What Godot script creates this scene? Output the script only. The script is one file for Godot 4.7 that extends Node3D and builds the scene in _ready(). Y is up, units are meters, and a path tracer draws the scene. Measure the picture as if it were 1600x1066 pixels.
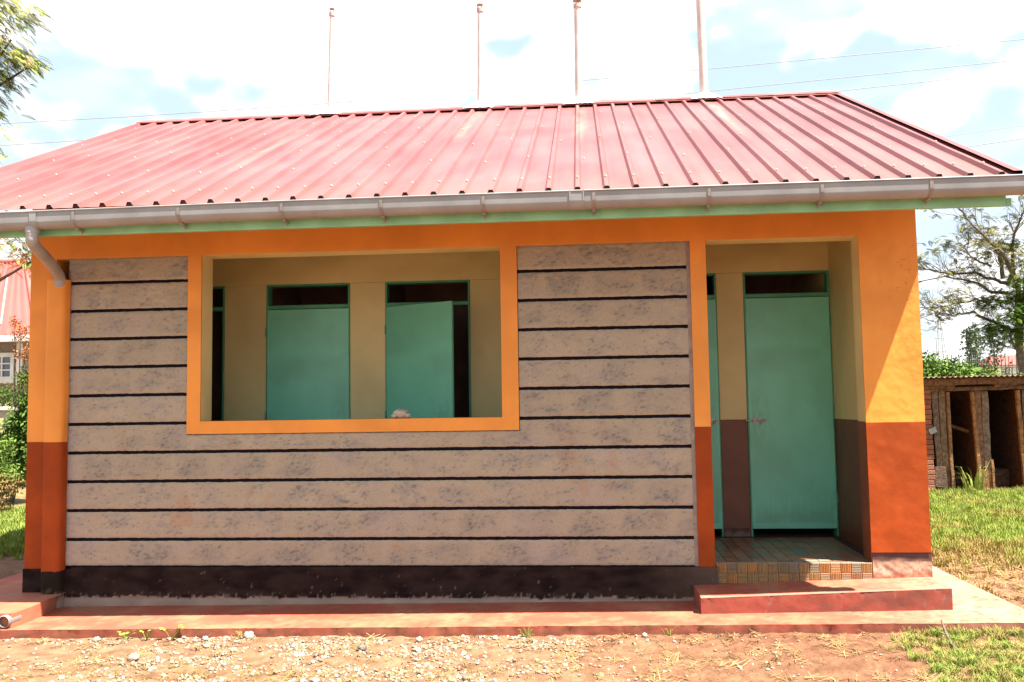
extends Node3D

const GUT_X0 := -5.25
const GUT_X1 := 2.97
const SLOPE := 0.4829          # rise of the roof per metre
const EAVE_Y := 3.0363
const EAVE_Z := 0.88
const RIDGE_Y := 4.968
const RIDGE_Z := -3.12
const ROOF_L := -5.12
const ROOF_R := 2.835
const BACK_Z := -1.28
const LINTEL := 2.83

var M := {}
var T := {}
var rng := RandomNumberGenerator.new()
var nz := FastNoiseLite.new()      # fine noise used for shapes and paint wear
var used := {}


# ---------------------------------------------------------------- mesh builder
class MB:
	var v := PackedVector3Array()
	var n := PackedVector3Array()
	var c := PackedColorArray()
	var ix := PackedInt32Array()

	func tri(a: Vector3, b: Vector3, d: Vector3, col := Color.WHITE) -> void:
		var nn := (b - a).cross(d - a).normalized()
		var k := v.size()
		v.append(a); v.append(b); v.append(d)
		for i in 3:
			n.append(nn); c.append(col)
		ix.append(k); ix.append(k + 2); ix.append(k + 1)

	# corners anticlockwise as seen from the front
	func quad(a: Vector3, b: Vector3, d: Vector3, e: Vector3, col := Color.WHITE) -> void:
		var nn := (d - a).cross(e - b).normalized()
		var k := v.size()
		v.append(a); v.append(b); v.append(d); v.append(e)
		for i in 4:
			n.append(nn); c.append(col)
		ix.append_array(PackedInt32Array([k, k + 2, k + 1, k, k + 3, k + 2]))

	func box(lo: Vector3, hi: Vector3, b := 0.0, col := Color.WHITE, xf := Transform3D()) -> void:
		b = minf(b, 0.49 * minf(hi.x - lo.x, minf(hi.y - lo.y, hi.z - lo.z)))
		var k0 := v.size()
		var P := func(sx: int, sy: int, sz: int, ax: int) -> Vector3:
			var p := Vector3(hi.x if sx > 0 else lo.x, hi.y if sy > 0 else lo.y, hi.z if sz > 0 else lo.z)
			if ax != 0: p.x -= b * sx
			if ax != 1: p.y -= b * sy
			if ax != 2: p.z -= b * sz
			return p
		for s: int in [-1, 1]:
			face(P.call(s, -1, -s, 0), P.call(s, -1, s, 0), P.call(s, 1, s, 0), P.call(s, 1, -s, 0), col, false)
		# the x faces above are ordered for either side; the others follow
		for s: int in [-1, 1]:
			face(P.call(-1, s, s, 1), P.call(1, s, s, 1), P.call(1, s, -s, 1), P.call(-1, s, -s, 1), col, false)
			face(P.call(-s, -1, s, 2), P.call(s, -1, s, 2), P.call(s, 1, s, 2), P.call(-s, 1, s, 2), col, false)
		if b > 0.0:
			var mid := (lo + hi) / 2.0
			for s: int in [-1, 1]:
				for t: int in [-1, 1]:
					face(P.call(-1, s, t, 1), P.call(1, s, t, 1), P.call(1, s, t, 2), P.call(-1, s, t, 2), col, true, mid)
					face(P.call(s, -1, t, 0), P.call(s, 1, t, 0), P.call(s, 1, t, 2), P.call(s, -1, t, 2), col, true, mid)
					face(P.call(s, t, -1, 0), P.call(s, t, 1, 0), P.call(s, t, 1, 1), P.call(s, t, -1, 1), col, true, mid)
					for w: int in [-1, 1]:
						var a: Vector3 = P.call(s, t, w, 0)
						var d: Vector3 = P.call(s, t, w, 1)
						var e: Vector3 = P.call(s, t, w, 2)
						if (d - a).cross(e - a).dot(a - mid) < 0.0: tri(a, e, d, col)
						else: tri(a, d, e, col)
		if xf != Transform3D():
			move(k0, xf)

	func face(a: Vector3, b: Vector3, d: Vector3, e: Vector3, col: Color, turn: bool, mid := Vector3.ZERO) -> void:
		if turn and (d - a).cross(e - b).dot(a + d - 2.0 * mid) < 0.0:
			quad(a, e, d, b, col)
		else:
			quad(a, b, d, e, col)

	func move(k0: int, xf: Transform3D) -> void:
		var nb := xf.basis.inverse().transposed()
		for i in range(k0, v.size()):
			v[i] = xf * v[i]
			n[i] = (nb * n[i]).normalized()

	# pos(u, w) with u, w in 0..1; anticlockwise: u to the right, w upwards as seen from the front
	func grid(nx: int, ny: int, pos: Callable, col: Callable, flip := false) -> void:
		var k0 := v.size()
		for j in ny + 1:
			for i in nx + 1:
				var p: Vector3 = pos.call(float(i) / nx, float(j) / ny)
				v.append(p); c.append(col.call(p))
		for j in ny + 1:
			for i in nx + 1:
				var a := v[k0 + j * (nx + 1) + maxi(i - 1, 0)]
				var b := v[k0 + j * (nx + 1) + mini(i + 1, nx)]
				var d := v[k0 + maxi(j - 1, 0) * (nx + 1) + i]
				var e := v[k0 + mini(j + 1, ny) * (nx + 1) + i]
				var nn := (b - a).cross(e - d).normalized()
				n.append(-nn if flip else nn)
		for j in ny:
			for i in nx:
				var q := k0 + j * (nx + 1) + i
				if flip: ix.append_array(PackedInt32Array([q, q + 1, q + nx + 2, q, q + nx + 2, q + nx + 1]))
				else: ix.append_array(PackedInt32Array([q, q + nx + 2, q + 1, q, q + nx + 1, q + nx + 2]))

	func tube(pts: Array, radii: Array, sides := 8, col := Color.WHITE, caps := true) -> void:
		var k0 := v.size()
		var m := pts.size()
		var side := Vector3.ZERO
		for i in m:
			var p: Vector3 = pts[i]
			var q0: Vector3 = pts[maxi(i - 1, 0)]
			var q1: Vector3 = pts[mini(i + 1, m - 1)]
			var d := (q1 - q0).normalized()
			if side == Vector3.ZERO:
				side = d.cross(Vector3(0.13, 0.2, 0.97) if absf(d.z) < 0.9 else Vector3(0.1, 0.98, 0.1)).normalized()
			side = (side - d * side.dot(d)).normalized()
			var up := d.cross(side)
			var r: float = radii[i] if i < radii.size() else radii[-1]
			for k in sides:
				var a := TAU * k / sides
				var o := side * cos(a) + up * sin(a)
				v.append(p + o * r); n.append(o); c.append(col)
		for i in m - 1:
			for k in sides:
				var a := k0 + i * sides + k
				var b := k0 + i * sides + (k + 1) % sides
				ix.append_array(PackedInt32Array([a, b + sides, b, a, a + sides, b + sides]))
		if caps:
			for e in 2:
				var base := k0 + (m - 1) * sides * e
				var ctr: Vector3 = pts[0] if e == 0 else pts[m - 1]
				for k in sides:
					var a := v[base + k]
					var b := v[base + (k + 1) % sides]
					if e == 0: tri(ctr, b, a, col)
					else: tri(ctr, a, b, col)

	func lump(at: Vector3, r: Vector3, noise: FastNoiseLite, rough: float, col := Color.WHITE, nu := 8, nv := 6) -> void:
		var k0 := v.size()
		for j in nv + 1:
			for i in nu:
				var a := TAU * i / nu
				var b := PI * j / nv
				var d := Vector3(cos(a) * sin(b), cos(b), sin(a) * sin(b))
				var w := 1.0 + rough * noise.get_noise_3dv(d * 30.0 + at * 400.0) * 2.0
				v.append(at + d * r * w); n.append((d / r).normalized()); c.append(col)
		for j in nv:
			for i in nu:
				var q := k0 + j * nu + i
				var q2 := k0 + j * nu + (i + 1) % nu
				ix.append_array(PackedInt32Array([q, q2 + nu, q2, q, q + nu, q2 + nu]))

	func done(mat: Material) -> ArrayMesh:
		var a := []
		a.resize(Mesh.ARRAY_MAX)
		a[Mesh.ARRAY_VERTEX] = v; a[Mesh.ARRAY_NORMAL] = n; a[Mesh.ARRAY_COLOR] = c; a[Mesh.ARRAY_INDEX] = ix
		var m := ArrayMesh.new()
		m.add_surface_from_arrays(Mesh.PRIMITIVE_TRIANGLES, a)
		m.surface_set_material(0, mat)
		return m


# ---------------------------------------------------------------- nodes
func thing(called: String, label: String, category: String, at := Vector3.ZERO, group := "") -> Node3D:
	var o := Node3D.new()
	o.name = numbered(called)
	add_child(o)
	o.position = at
	tag(o, label, category, group)
	return o

func numbered(called: String) -> String:
	used[called] = used.get(called, -1) + 1
	return called if used[called] == 0 else "%s_%03d" % [called, used[called]]

func tag(o: Node, label: String, category := "", group := "") -> void:
	if label: o.set_meta("label", label)
	if category: o.set_meta("category", category)
	if group: o.set_meta("group", group)

func part(parent: Node, called: String, b: MB, mat: Material, label := "") -> MeshInstance3D:
	return put(parent, called, b.done(mat), label)

func put(parent: Node, called: String, m: Mesh, label := "") -> MeshInstance3D:
	var o := MeshInstance3D.new()
	var k := 0
	var nm := called
	while parent.has_node(NodePath(nm)):
		k += 1
		nm = "%s_%03d" % [called, k]
	o.name = nm
	o.mesh = m
	parent.add_child(o)
	if label: o.set_meta("label", label)
	return o

func scatter(parent: Node, called: String, m: Mesh, xf: Array, cols: Array, label := "", category := "") -> MultiMeshInstance3D:
	var mm := MultiMesh.new()
	mm.transform_format = MultiMesh.TRANSFORM_3D
	mm.use_colors = true
	mm.mesh = m
	mm.instance_count = xf.size()
	for i in xf.size():
		mm.set_instance_transform(i, xf[i])
		mm.set_instance_color(i, cols[i])
	var o := MultiMeshInstance3D.new()
	o.multimesh = mm
	o.name = numbered(called) if parent == self else called
	parent.add_child(o, true)
	o.set_meta("kind", "stuff")
	tag(o, label, category)
	return o


# ---------------------------------------------------------------- materials
func fbm(seed_: int, freq: float, oct := 4, kind := FastNoiseLite.TYPE_SIMPLEX_SMOOTH) -> FastNoiseLite:
	var f := FastNoiseLite.new()
	f.seed = seed_
	f.noise_type = kind
	f.frequency = freq
	f.fractal_octaves = oct
	return f

# two colours mixed by noise; both are linear
func tint_map(seed_: int, size: int, freq: float, oct: int, a: Color, b: Color, contrast := 1.6, kind := FastNoiseLite.TYPE_SIMPLEX_SMOOTH) -> ImageTexture:
	var g := fbm(seed_, freq, oct, kind).get_seamless_image(size, size).get_data()
	var lut := PackedByteArray()
	for i in 256:
		var t := clampf((i / 255.0 - 0.5) * contrast + 0.5, 0, 1)
		var q := a.lerp(b, t).linear_to_srgb()
		lut.append(int(q.r * 255)); lut.append(int(q.g * 255)); lut.append(int(q.b * 255))
	var o := PackedByteArray()
	o.resize(size * size * 3)
	for i in size * size:
		var k := g[i] * 3
		o[i * 3] = lut[k]; o[i * 3 + 1] = lut[k + 1]; o[i * 3 + 2] = lut[k + 2]
	return ImageTexture.create_from_image(Image.create_from_data(size, size, false, Image.FORMAT_RGB8, o))

func relief_map(seed_: int, size: int, freq: float, oct := 5, kind := FastNoiseLite.TYPE_SIMPLEX_SMOOTH) -> ImageTexture:
	var im := fbm(seed_, freq, oct, kind).get_seamless_image(size, size)
	im.convert(Image.FORMAT_RGB8)
	return ImageTexture.create_from_image(im)

func mat(called: String, col: Color, rough: float, tex: Texture2D = null, scale := 1.0, relief: Texture2D = null, height := 0.0, metal := 0.0) -> StandardMaterial3D:
	var m := StandardMaterial3D.new()
	m.resource_name = called
	m.albedo_color = col.linear_to_srgb()
	m.roughness = rough
	m.metallic = metal
	m.vertex_color_use_as_albedo = true
	m.cull_mode = BaseMaterial3D.CULL_DISABLED
	if tex or relief:
		m.uv1_triplanar = true
		m.uv1_world_triplanar = true
		m.uv1_scale = Vector3.ONE * scale
	if tex: m.albedo_texture = tex
	if relief:
		m.heightmap_enabled = true
		m.heightmap_texture = relief
		m.heightmap_scale = height
	M[called] = m
	return m

func materials() -> void:
	var w := Color(1, 1, 1)
	T.mottle = tint_map(11, 512, 0.006, 5, Color(0.78, 0.77, 0.76), w)
	T.paint = tint_map(12, 512, 0.004, 5, Color(0.86, 0.84, 0.82), w, 2.0)
	T.grit = tint_map(13, 512, 0.05, 4, Color(0.55, 0.52, 0.50), Color(1.12, 1.1, 1.08).clamp(), 1.8)
	T.soil = tint_map(14, 1024, 0.012, 6, Color(0.62, 0.55, 0.48), w, 1.8)
	T.rust = tint_map(15, 512, 0.012, 5, Color(0.35, 0.26, 0.2), w, 2.2)
	T.bark = tint_map(16, 256, 0.03, 4, Color(0.5, 0.48, 0.45), w, 1.8)
	T.stone = tint_map(17, 1024, 0.07, 5, Color(0.84, 0.82, 0.81), w, 1.4)
	T.h_fine = relief_map(21, 512, 0.05)
	T.h_soft = relief_map(22, 512, 0.012)
	T.h_soil = relief_map(23, 1024, 0.03, 6)
	T.h_pit = relief_map(24, 512, 0.03, 4, FastNoiseLite.TYPE_CELLULAR)
	mat("orange", Color(0.84, 0.325, 0.055), 0.55, T.paint, 0.6, T.h_soft, 0.14)
	mat("brown", Color(0.35, 0.062, 0.010), 0.75, T.mottle, 0.7, T.h_soft, 0.22)
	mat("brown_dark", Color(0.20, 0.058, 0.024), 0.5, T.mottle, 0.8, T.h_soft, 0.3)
	mat("cream", Color(0.76, 0.63, 0.29), 0.55, T.paint, 0.5, T.h_soft, 0.25)
	mat("stone", w, 0.9, T.stone, 0.8, T.h_fine, 0.3)
	mat("joint", Color(0.008, 0.006, 0.010), 0.8)
	mat("plinth", w, 0.75, T.mottle, 0.9, T.h_soft, 0.5)
	mat("cement", Color(0.34, 0.30, 0.27), 0.9, T.mottle, 0.9, T.h_fine, 0.6)
	mat("apron", Color(0.92, 0.88, 0.86), 0.8, T.mottle, 0.55, T.h_soft, 0.5)
	mat("soil", Color(0.92, 0.90, 0.88), 0.95, T.soil, 0.45, T.h_soil, 2.2)
	mat("roof", Color(0.9, 0.9, 0.9), 0.43, T.paint, 0.35, T.h_soft, 0.12)
	mat("gutter", Color(0.30, 0.305, 0.31), 0.5, T.mottle, 0.9)
	mat("pipe", Color(0.37, 0.375, 0.385), 0.45, T.mottle, 1.2)
	mat("bracket", Color(0.27, 0.235, 0.22), 0.5, T.mottle, 3.0)
	mat("mint", Color(0.27, 0.60, 0.36), 0.5, T.mottle, 0.8, T.h_soft, 0.3)
	mat("teal", Color(0.21, 0.66, 0.46), 0.38, T.paint, 0.7, T.h_soft, 0.15)
	mat("frame", Color(0.08, 0.36, 0.20), 0.45, T.mottle, 1.1)
	mat("steel", Color(0.5, 0.48, 0.45), 0.45, T.mottle, 6.0, null, 0.0, 0.6)
	mat("white_pipe", Color(0.66, 0.58, 0.54), 0.5, T.mottle, 1.5)
	mat("tile", w, 0.42, T.grit, 4.0)
	mat("floor_tile", Color(1.0, 1.0, 1.0), 0.3, T.mottle, 3.0)
	mat("wood", Color(0.72, 0.68, 0.66), 0.85, T.bark, 1.6, T.h_fine, 0.8)
	mat("mud", Color(0.13, 0.06, 0.042), 0.95, T.soil, 0.7, T.h_soil, 1.5)
	mat("cubicle", Color(0.36, 0.22, 0.18), 0.9, T.mottle, 0.8)
	mat("brick", Color(0.36, 0.15, 0.09), 0.9, T.grit, 2.0, T.h_fine, 0.8)
	mat("tin", Color(0.34, 0.25, 0.19), 0.5, T.rust, 0.9, null, 0.0, 0.35)
	mat("bark", Color(0.17, 0.14, 0.125), 0.9, T.bark, 1.2, T.h_fine, 1.2)
	mat("stone_grey", Color(0.46, 0.42, 0.37), 0.9, T.grit, 3.0, T.h_fine, 0.8)
	mat("wire", Color(0.24, 0.24, 0.32), 0.6)
	mat("salmon", Color(0.46, 0.12, 0.10), 0.6, T.mottle, 0.3)
	mat("house_roof", Color(0.42, 0.085, 0.075), 0.5, T.paint, 0.25)
	mat("white_paint", Color(0.78, 0.74, 0.72), 0.5, T.mottle, 0.5)
	mat("house_stone", Color(0.36, 0.29, 0.24), 0.9, T.grit, 0.8)
	var gl := mat("glass", Color(0.05, 0.07, 0.11), 0.08)
	gl.metallic_specular = 0.7
	M.brown.metallic_specular = 0.3
	M.plinth.metallic_specular = 0.2
	M.joint.metallic_specular = 0.2
	M.stone.metallic_specular = 0.25
	M.orange.metallic_specular = 0.4
	for k in ["leaf", "grass", "straw"]:
		var m := mat(k, w, 0.6)
		m.backlight_enabled = true
		m.backlight = {"leaf": Color(0.16, 0.20, 0.05), "grass": Color(0.30, 0.36, 0.10), "straw": Color(0.15, 0.12, 0.06)}[k]
		m.roughness = 0.8
		m.metallic_specular = 0.22


# ---------------------------------------------------------------- sky, sun, camera
func smooth(a: float, b: float, x: float) -> float:
	return smoothstep(a, b, x)

func sky_picture() -> ImageTexture:
	var W := 2048
	var H := 1024
	var cl := fbm(5, 1.6, 3)
	var fine := fbm(9, 9.0, 6)
	# clouds and clear patches: azimuth, elevation, half widths (radians), strength
	var spots := [
		[-0.26, 0.40, 0.46, 0.13, 1.1], [-0.62, 0.44, 0.25, 0.14, 0.8], [0.08, 0.40, 0.12, 0.09, 0.9],
		[-0.46, 0.335, 0.14, 0.034, -1.25], [-0.57, 0.31, 0.12, 0.03, -0.9], [-0.085, 0.388, 0.030, 0.014, -1.8], [-0.052, 0.400, 0.018, 0.014, -1.5],
		[0.33, 0.385, 0.10, 0.026, 1.0], [0.35, 0.27, 0.05, 0.03, 0.75], [0.49, 0.31, 0.09, 0.06, 1.1], [0.44, 0.365, 0.10, 0.016, 0.5],
		[0.26, 0.44, 0.13, 0.05, -1.7], [0.46, 0.45, 0.20, 0.055, -1.7], [0.22, 0.33, 0.07, 0.06, -1.0], [0.42, 0.28, 0.045, 0.05, -0.8], [0.30, 0.335, 0.1, 0.02, -0.8],
		[0.42, 0.10, 0.12, 0.07, 0.8], [-0.60, 0.22, 0.1, 0.05, 0.35]]
	var px := PackedFloat32Array()
	px.resize(W * H * 3)
	for j in H:
		var el := PI * (0.5 - (j + 0.5) / H)
		var ce := cos(el)
		var y := sin(el)
		var k := maxf(y, 0.0)
		var blue := Color(0.36, 0.41, 0.44).lerp(Color(0.185, 0.265, 0.35), pow(clampf(k * 1.1, 0, 1), 0.45))
		for i in W:
			var az := TAU * (i + 0.5) / W
			var d := Vector3(sin(az) * ce, y, -cos(az) * ce)
			var at := (j * W + i) * 3
			if y < -0.02:
				px[at] = 0.42; px[at + 1] = 0.36; px[at + 2] = 0.30
				continue
			var s := d / (k + 0.35)
			var f := 0.5 * cl.get_noise_3dv(s) + 0.95 * fine.get_noise_3dv(d * Vector3(1, 1.6, 1))
			var b := 0.12
			var a2 := az if az < PI else az - TAU
			if absf(a2) < 0.95 and el < 0.75:
				for q: Array in spots:
					var e: float = ((a2 - q[0]) / q[2]) ** 2 + ((el - q[1]) / q[3]) ** 2
					if e < 6.0: b += q[4] * exp(-e)
			var t := smooth(-0.20, 0.52, f * 1.25 + b * 0.75 - 0.17)
			t = maxf(t, 0.20 * smooth(-0.1, 0.5, fine.get_noise_3dv(Vector3(s.x * 0.35, s.y * 1.6, s.z * 0.35)) + 0.5 * f))
			var lum := 0.56 + 0.16 * cl.get_noise_3dv(s * 1.9 + Vector3(7, 3, 1)) + 0.10 * fine.get_noise_3dv(d * 0.6)
			var col := blue.lerp(Color(lum * 1.0, lum * 0.985, lum * 0.97), t)
			px[at] = col.r; px[at + 1] = col.g; px[at + 2] = col.b
	return ImageTexture.create_from_image(Image.create_from_data(W, H, false, Image.FORMAT_RGBF, px.to_byte_array()))


func _ready() -> void:
	rng.seed = 77
	nz = fbm(3, 1.0, 4)
	var cam := Camera3D.new()
	cam.name = "camera"
	add_child(cam)
	cam.position = Vector3(0, 1.6147, 6.812)
	cam.rotation = Vector3(0.0706, 0.0806, -0.0151)
	cam.fov = 41.69
	cam.far = 600.0
	cam.near = 0.05
	cam.current = true
	var we := WorldEnvironment.new()
	we.name = "world"
	var env := Environment.new()
	env.background_mode = Environment.BG_SKY
	env.sky = Sky.new()
	var pm := PanoramaSkyMaterial.new()
	pm.panorama = sky_picture()
	env.sky.sky_material = pm
	env.background_energy_multiplier = 0.67
	env.tonemap_mode = Environment.TONE_MAPPER_LINEAR
	env.tonemap_exposure = 4.5
	env.sdfgi_enabled = true
	env.ssao_enabled = true
	env.ssil_enabled = true
	we.environment = env
	add_child(we)
	var sun := DirectionalLight3D.new()
	sun.name = "sun"
	sun.light_energy = 1.42
	sun.light_color = Color(1.0, 0.955, 0.88)
	sun.light_angular_distance = 0.5
	sun.shadow_enabled = true
	add_child(sun)
	sun.look_at_from_position(Vector3.ZERO, Vector3(-0.435, -1.0, -0.195), Vector3.BACK)

	materials()
	ground()
	apron()
	building()
	step()
	drain()
	shed()
	left_house()
	trees()
	shrubs()
	wires()
	far_things()
	loose_things()
	ground_cover()


# ---------------------------------------------------------------- ground
func ground_y(x: float, z: float) -> float:
	var y := 0.05 + 0.012 * (clampf(x, -6, 10) + 3.0)
	y += -0.012 * clampf(z, -8, 0)
	y += 1.6 * smooth(-9, -27, z)
	y += 1.25 * smooth(-9.2, -13.5, x) * smooth(-6.5, -12, z)
	y += 3.0 * smooth(-60, -220, z)
	var near := 1.0 - smooth(6, 14, absf(x)) * 0.0
	y += near * (0.012 * nz.get_noise_2d(x * 1.3, z * 1.3) + 0.008 * nz.get_noise_2d(x * 7.0, z * 7.0 + 40.0))
	return y

func slab_y(x: float) -> float:
	return 0.11 + 0.07 * clampf((x + 3.0) / 5.9, -0.2, 1.0)

func soil_color(p: Vector3) -> Color:
	var a := nz.get_noise_2d(p.x * 0.9 + 3, p.z * 0.9)
	var b := nz.get_noise_2d(p.x * 5.0, p.z * 5.0 + 9)
	var red := Color(0.19, 0.082, 0.041)
	var tan := Color(0.225, 0.128, 0.070)
	var c := red.lerp(tan, clampf(0.45 + a * 0.9 + b * 0.5, 0, 1))
	if p.z > 0.6:       # the trodden earth in front turns paler towards the rubble on the left
		c = c.lerp(Color(0.25, 0.160, 0.096), clampf(smooth(0.9, -0.8, p.x) * (0.75 + b), 0, 1))
		c = c.lerp(Color(0.185, 0.082, 0.043), smooth(0.0, 1.4, p.x) * 0.7 * clampf(0.9 + b, 0, 1))
	if p.z < -1.8 and p.x > 2:
		c = c.lerp(Color(0.22, 0.24, 0.07), clampf(smooth(-1.6, -2.6, p.z) * (0.8 + b * 1.5), 0, 1))
	if p.x < -5.6:
		c = c.lerp(Color(0.20, 0.20, 0.08), clampf(smooth(-2.2, -3.0, p.z) * (0.7 + b), 0, 1))
	if p.z < -9:
		c = c.lerp(Color(0.22, 0.20, 0.10), smooth(-9, -14, p.z) * 0.7)
	return c

func ground() -> void:
	var b := MB.new()
	# spacing widens away from the house, one sheet to the horizon
	var X := func(u: float) -> float:
		var t := (u - 0.5) * 2.0
		return -0.5 + 5.5 * t + signf(t) * 330.0 * pow(absf(t), 7.0)
	var Zf := func(w: float) -> float:
		return 3.0 - 8.0 * w - 330.0 * pow(w, 8.0) + 60.0 * pow(1.0 - w, 14.0)
	b.grid(330, 300, func(u: float, w: float) -> Vector3:
		var x: float = X.call(u)
		var z: float = Zf.call(w)
		var y := ground_y(x, z)
		if z > 0.7 and z < 2.6 and absf(x) < 6.0:
			y += 0.010 * nz.get_noise_2d(x * 17.0, z * 17.0) + 0.006 * nz.get_noise_2d(x * 45.0, z * 45.0)
		return Vector3(x, y, z), soil_color)
	var o := part(self, "ground", b, M.soil)
	o.set_meta("kind", "structure")
	tag(o, "bare reddish earth yard around the small block, thin grass on its right", "ground")


func worn_red(p: Vector3) -> Color:
	var a := nz.get_noise_3dv(p * 2.2)
	var b := nz.get_noise_3dv(p * 11.0 + Vector3(4, 1, 2))
	var c := Color(0.42, 0.095, 0.055)
	c = c.lerp(Color(0.50, 0.20, 0.11), clampf(0.25 + a * 1.3 + b * 0.6, 0, 1))
	c = c.lerp(Color(0.52, 0.29, 0.21), clampf(smooth(1.6, 2.9, p.x) * (0.75 + b), 0, 0.9))
	if b > 0.38: c = c.lerp(Color(0.33, 0.16, 0.12), 0.6)
	var fine := nz.get_noise_3dv(p * 34.0 + Vector3(1, 7, 5))
	c = c.lerp(Color(0.24, 0.11, 0.075), smooth(0.20, 0.5, fine * 0.7 + a * 0.6) * 0.5)
	var crack := absf(nz.get_noise_2d(p.x * 1.7 + 13.0, p.z * 2.6) + 0.1 * nz.get_noise_2d(p.x * 15.0, p.z * 15.0))
	c = c.lerp(Color(0.16, 0.07, 0.05), 0.7 * smooth(0.012, 0.004, crack) * smooth(-0.1, 0.2, a))
	return c

func apron() -> void:
	var b := MB.new()
	var edge := func(x: float) -> float: return 0.75 + 0.010 * nz.get_noise_1d(x * 3.0) + 0.006 * nz.get_noise_1d(x * 16.0)
	var X0 := -5.35
	var X1 := 2.93
	b.grid(420, 30, func(u: float, w: float) -> Vector3:
		var x := lerpf(X0, X1, u)
		return Vector3(x, slab_y(x) + 0.002 * nz.get_noise_2d(x * 6, w * 9), lerpf(edge.call(x), -0.2, w)), worn_red)
	b.grid(300, 10, func(u: float, w: float) -> Vector3:
		var x := lerpf(X0, X1, u)
		var chip := 0.016 * maxf(0.0, nz.get_noise_1d(x * 5.0 + 3.0) - 0.15)
		return Vector3(x, lerpf(-0.12, slab_y(x), w), edge.call(x) - chip * (1.0 if w < 0.99 and w > 0.3 else 0.0)),
		func(p: Vector3) -> Color:
			var dirt := smooth(0.45, -0.25, (p.y - ground_y(p.x, p.z)) / 0.09 + 0.8 * nz.get_noise_2d(p.x * 5.0, p.y * 30.0))
			return worn_red(p).lerp(Color(0.30, 0.09, 0.06), 0.55).lerp(Color(0.17, 0.07, 0.04), dirt * 0.8))
	for side in 2:
		var xa := X1 if side == 0 else X0
		var y := slab_y(xa)
		if side == 0:
			b.quad(Vector3(xa, -0.12, 0.75), Vector3(xa, -0.12, -6.8), Vector3(xa, y, -6.8), Vector3(xa, y, 0.75), Color(0.4, 0.16, 0.11))
		else:
			b.quad(Vector3(xa, -0.12, -6.8), Vector3(xa, -0.12, 0.75), Vector3(xa, y, 0.75), Vector3(xa, y, -6.8), Color(0.4, 0.16, 0.11))
	# strips along both sides and the back of the block
	b.grid(6, 60, func(u: float, w: float) -> Vector3:
		var x := lerpf(2.30, X1, u)
		return Vector3(x, slab_y(x), lerpf(-0.2, -6.8, w)), worn_red)
	b.grid(8, 60, func(u: float, w: float) -> Vector3:
		var x := lerpf(X0, -4.3, u)
		return Vector3(x, slab_y(x), lerpf(-0.2, -6.8, w)), worn_red)
	var o := part(self, "pavement", b, M.apron)
	o.set_meta("kind", "structure")
	tag(o, "red painted cement apron slab running round the foot of the block", "pavement")


# ---------------------------------------------------------------- the block
# a flat painted piece with a finely divided front (wear by colour, slight unevenness) and closed sides
func panel(b: MB, x0: float, x1: float, y0: float, y1: float, z: float, deep: float, step_: float, col: Callable, bump: Callable) -> void:
	var nx := maxi(1, int((x1 - x0) / step_))
	var ny := maxi(1, int((y1 - y0) / step_))
	b.grid(nx, ny, func(u: float, w: float) -> Vector3:
		var p := Vector3(lerpf(x0, x1, u), lerpf(y0, y1, w), z)
		p.z += bump.call(p)
		return p, col)
	var e := 0.006
	var c: Color = col.call(Vector3((x0 + x1) / 2, (y0 + y1) / 2, z))
	var lo := Vector3(x0, y0, z - deep)
	var hi := Vector3(x1, y1, z)
	b.quad(Vector3(x0, y1, z - e), Vector3(x1, y1, z - e), Vector3(x1, y1, lo.z), Vector3(x0, y1, lo.z), c)
	b.quad(Vector3(x0, y0, lo.z), Vector3(x1, y0, lo.z), Vector3(x1, y0, z - e), Vector3(x0, y0, z - e), c)
	b.quad(Vector3(x1, y0, z - e), Vector3(x1, y0, lo.z), Vector3(x1, y1, lo.z), Vector3(x1, y1, z - e), c)
	b.quad(Vector3(x0, y0, lo.z), Vector3(x0, y0, z - e), Vector3(x0, y1, z - e), Vector3(x0, y1, lo.z), c)

func block_edge(x: float, row: int) -> float:      # 0 at the upright joint between two dressed stones, 1 well inside
	var l := 0.40
	var s := x + 0.17 * (row % 3) + 0.05 * sin(row * 7.0) + 0.13 * nz.get_noise_2d(x * 1.5, row * 7.0)
	var f := fposmod(s, l)
	return smooth(0.0, 0.11, minf(f, l - f))

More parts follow.
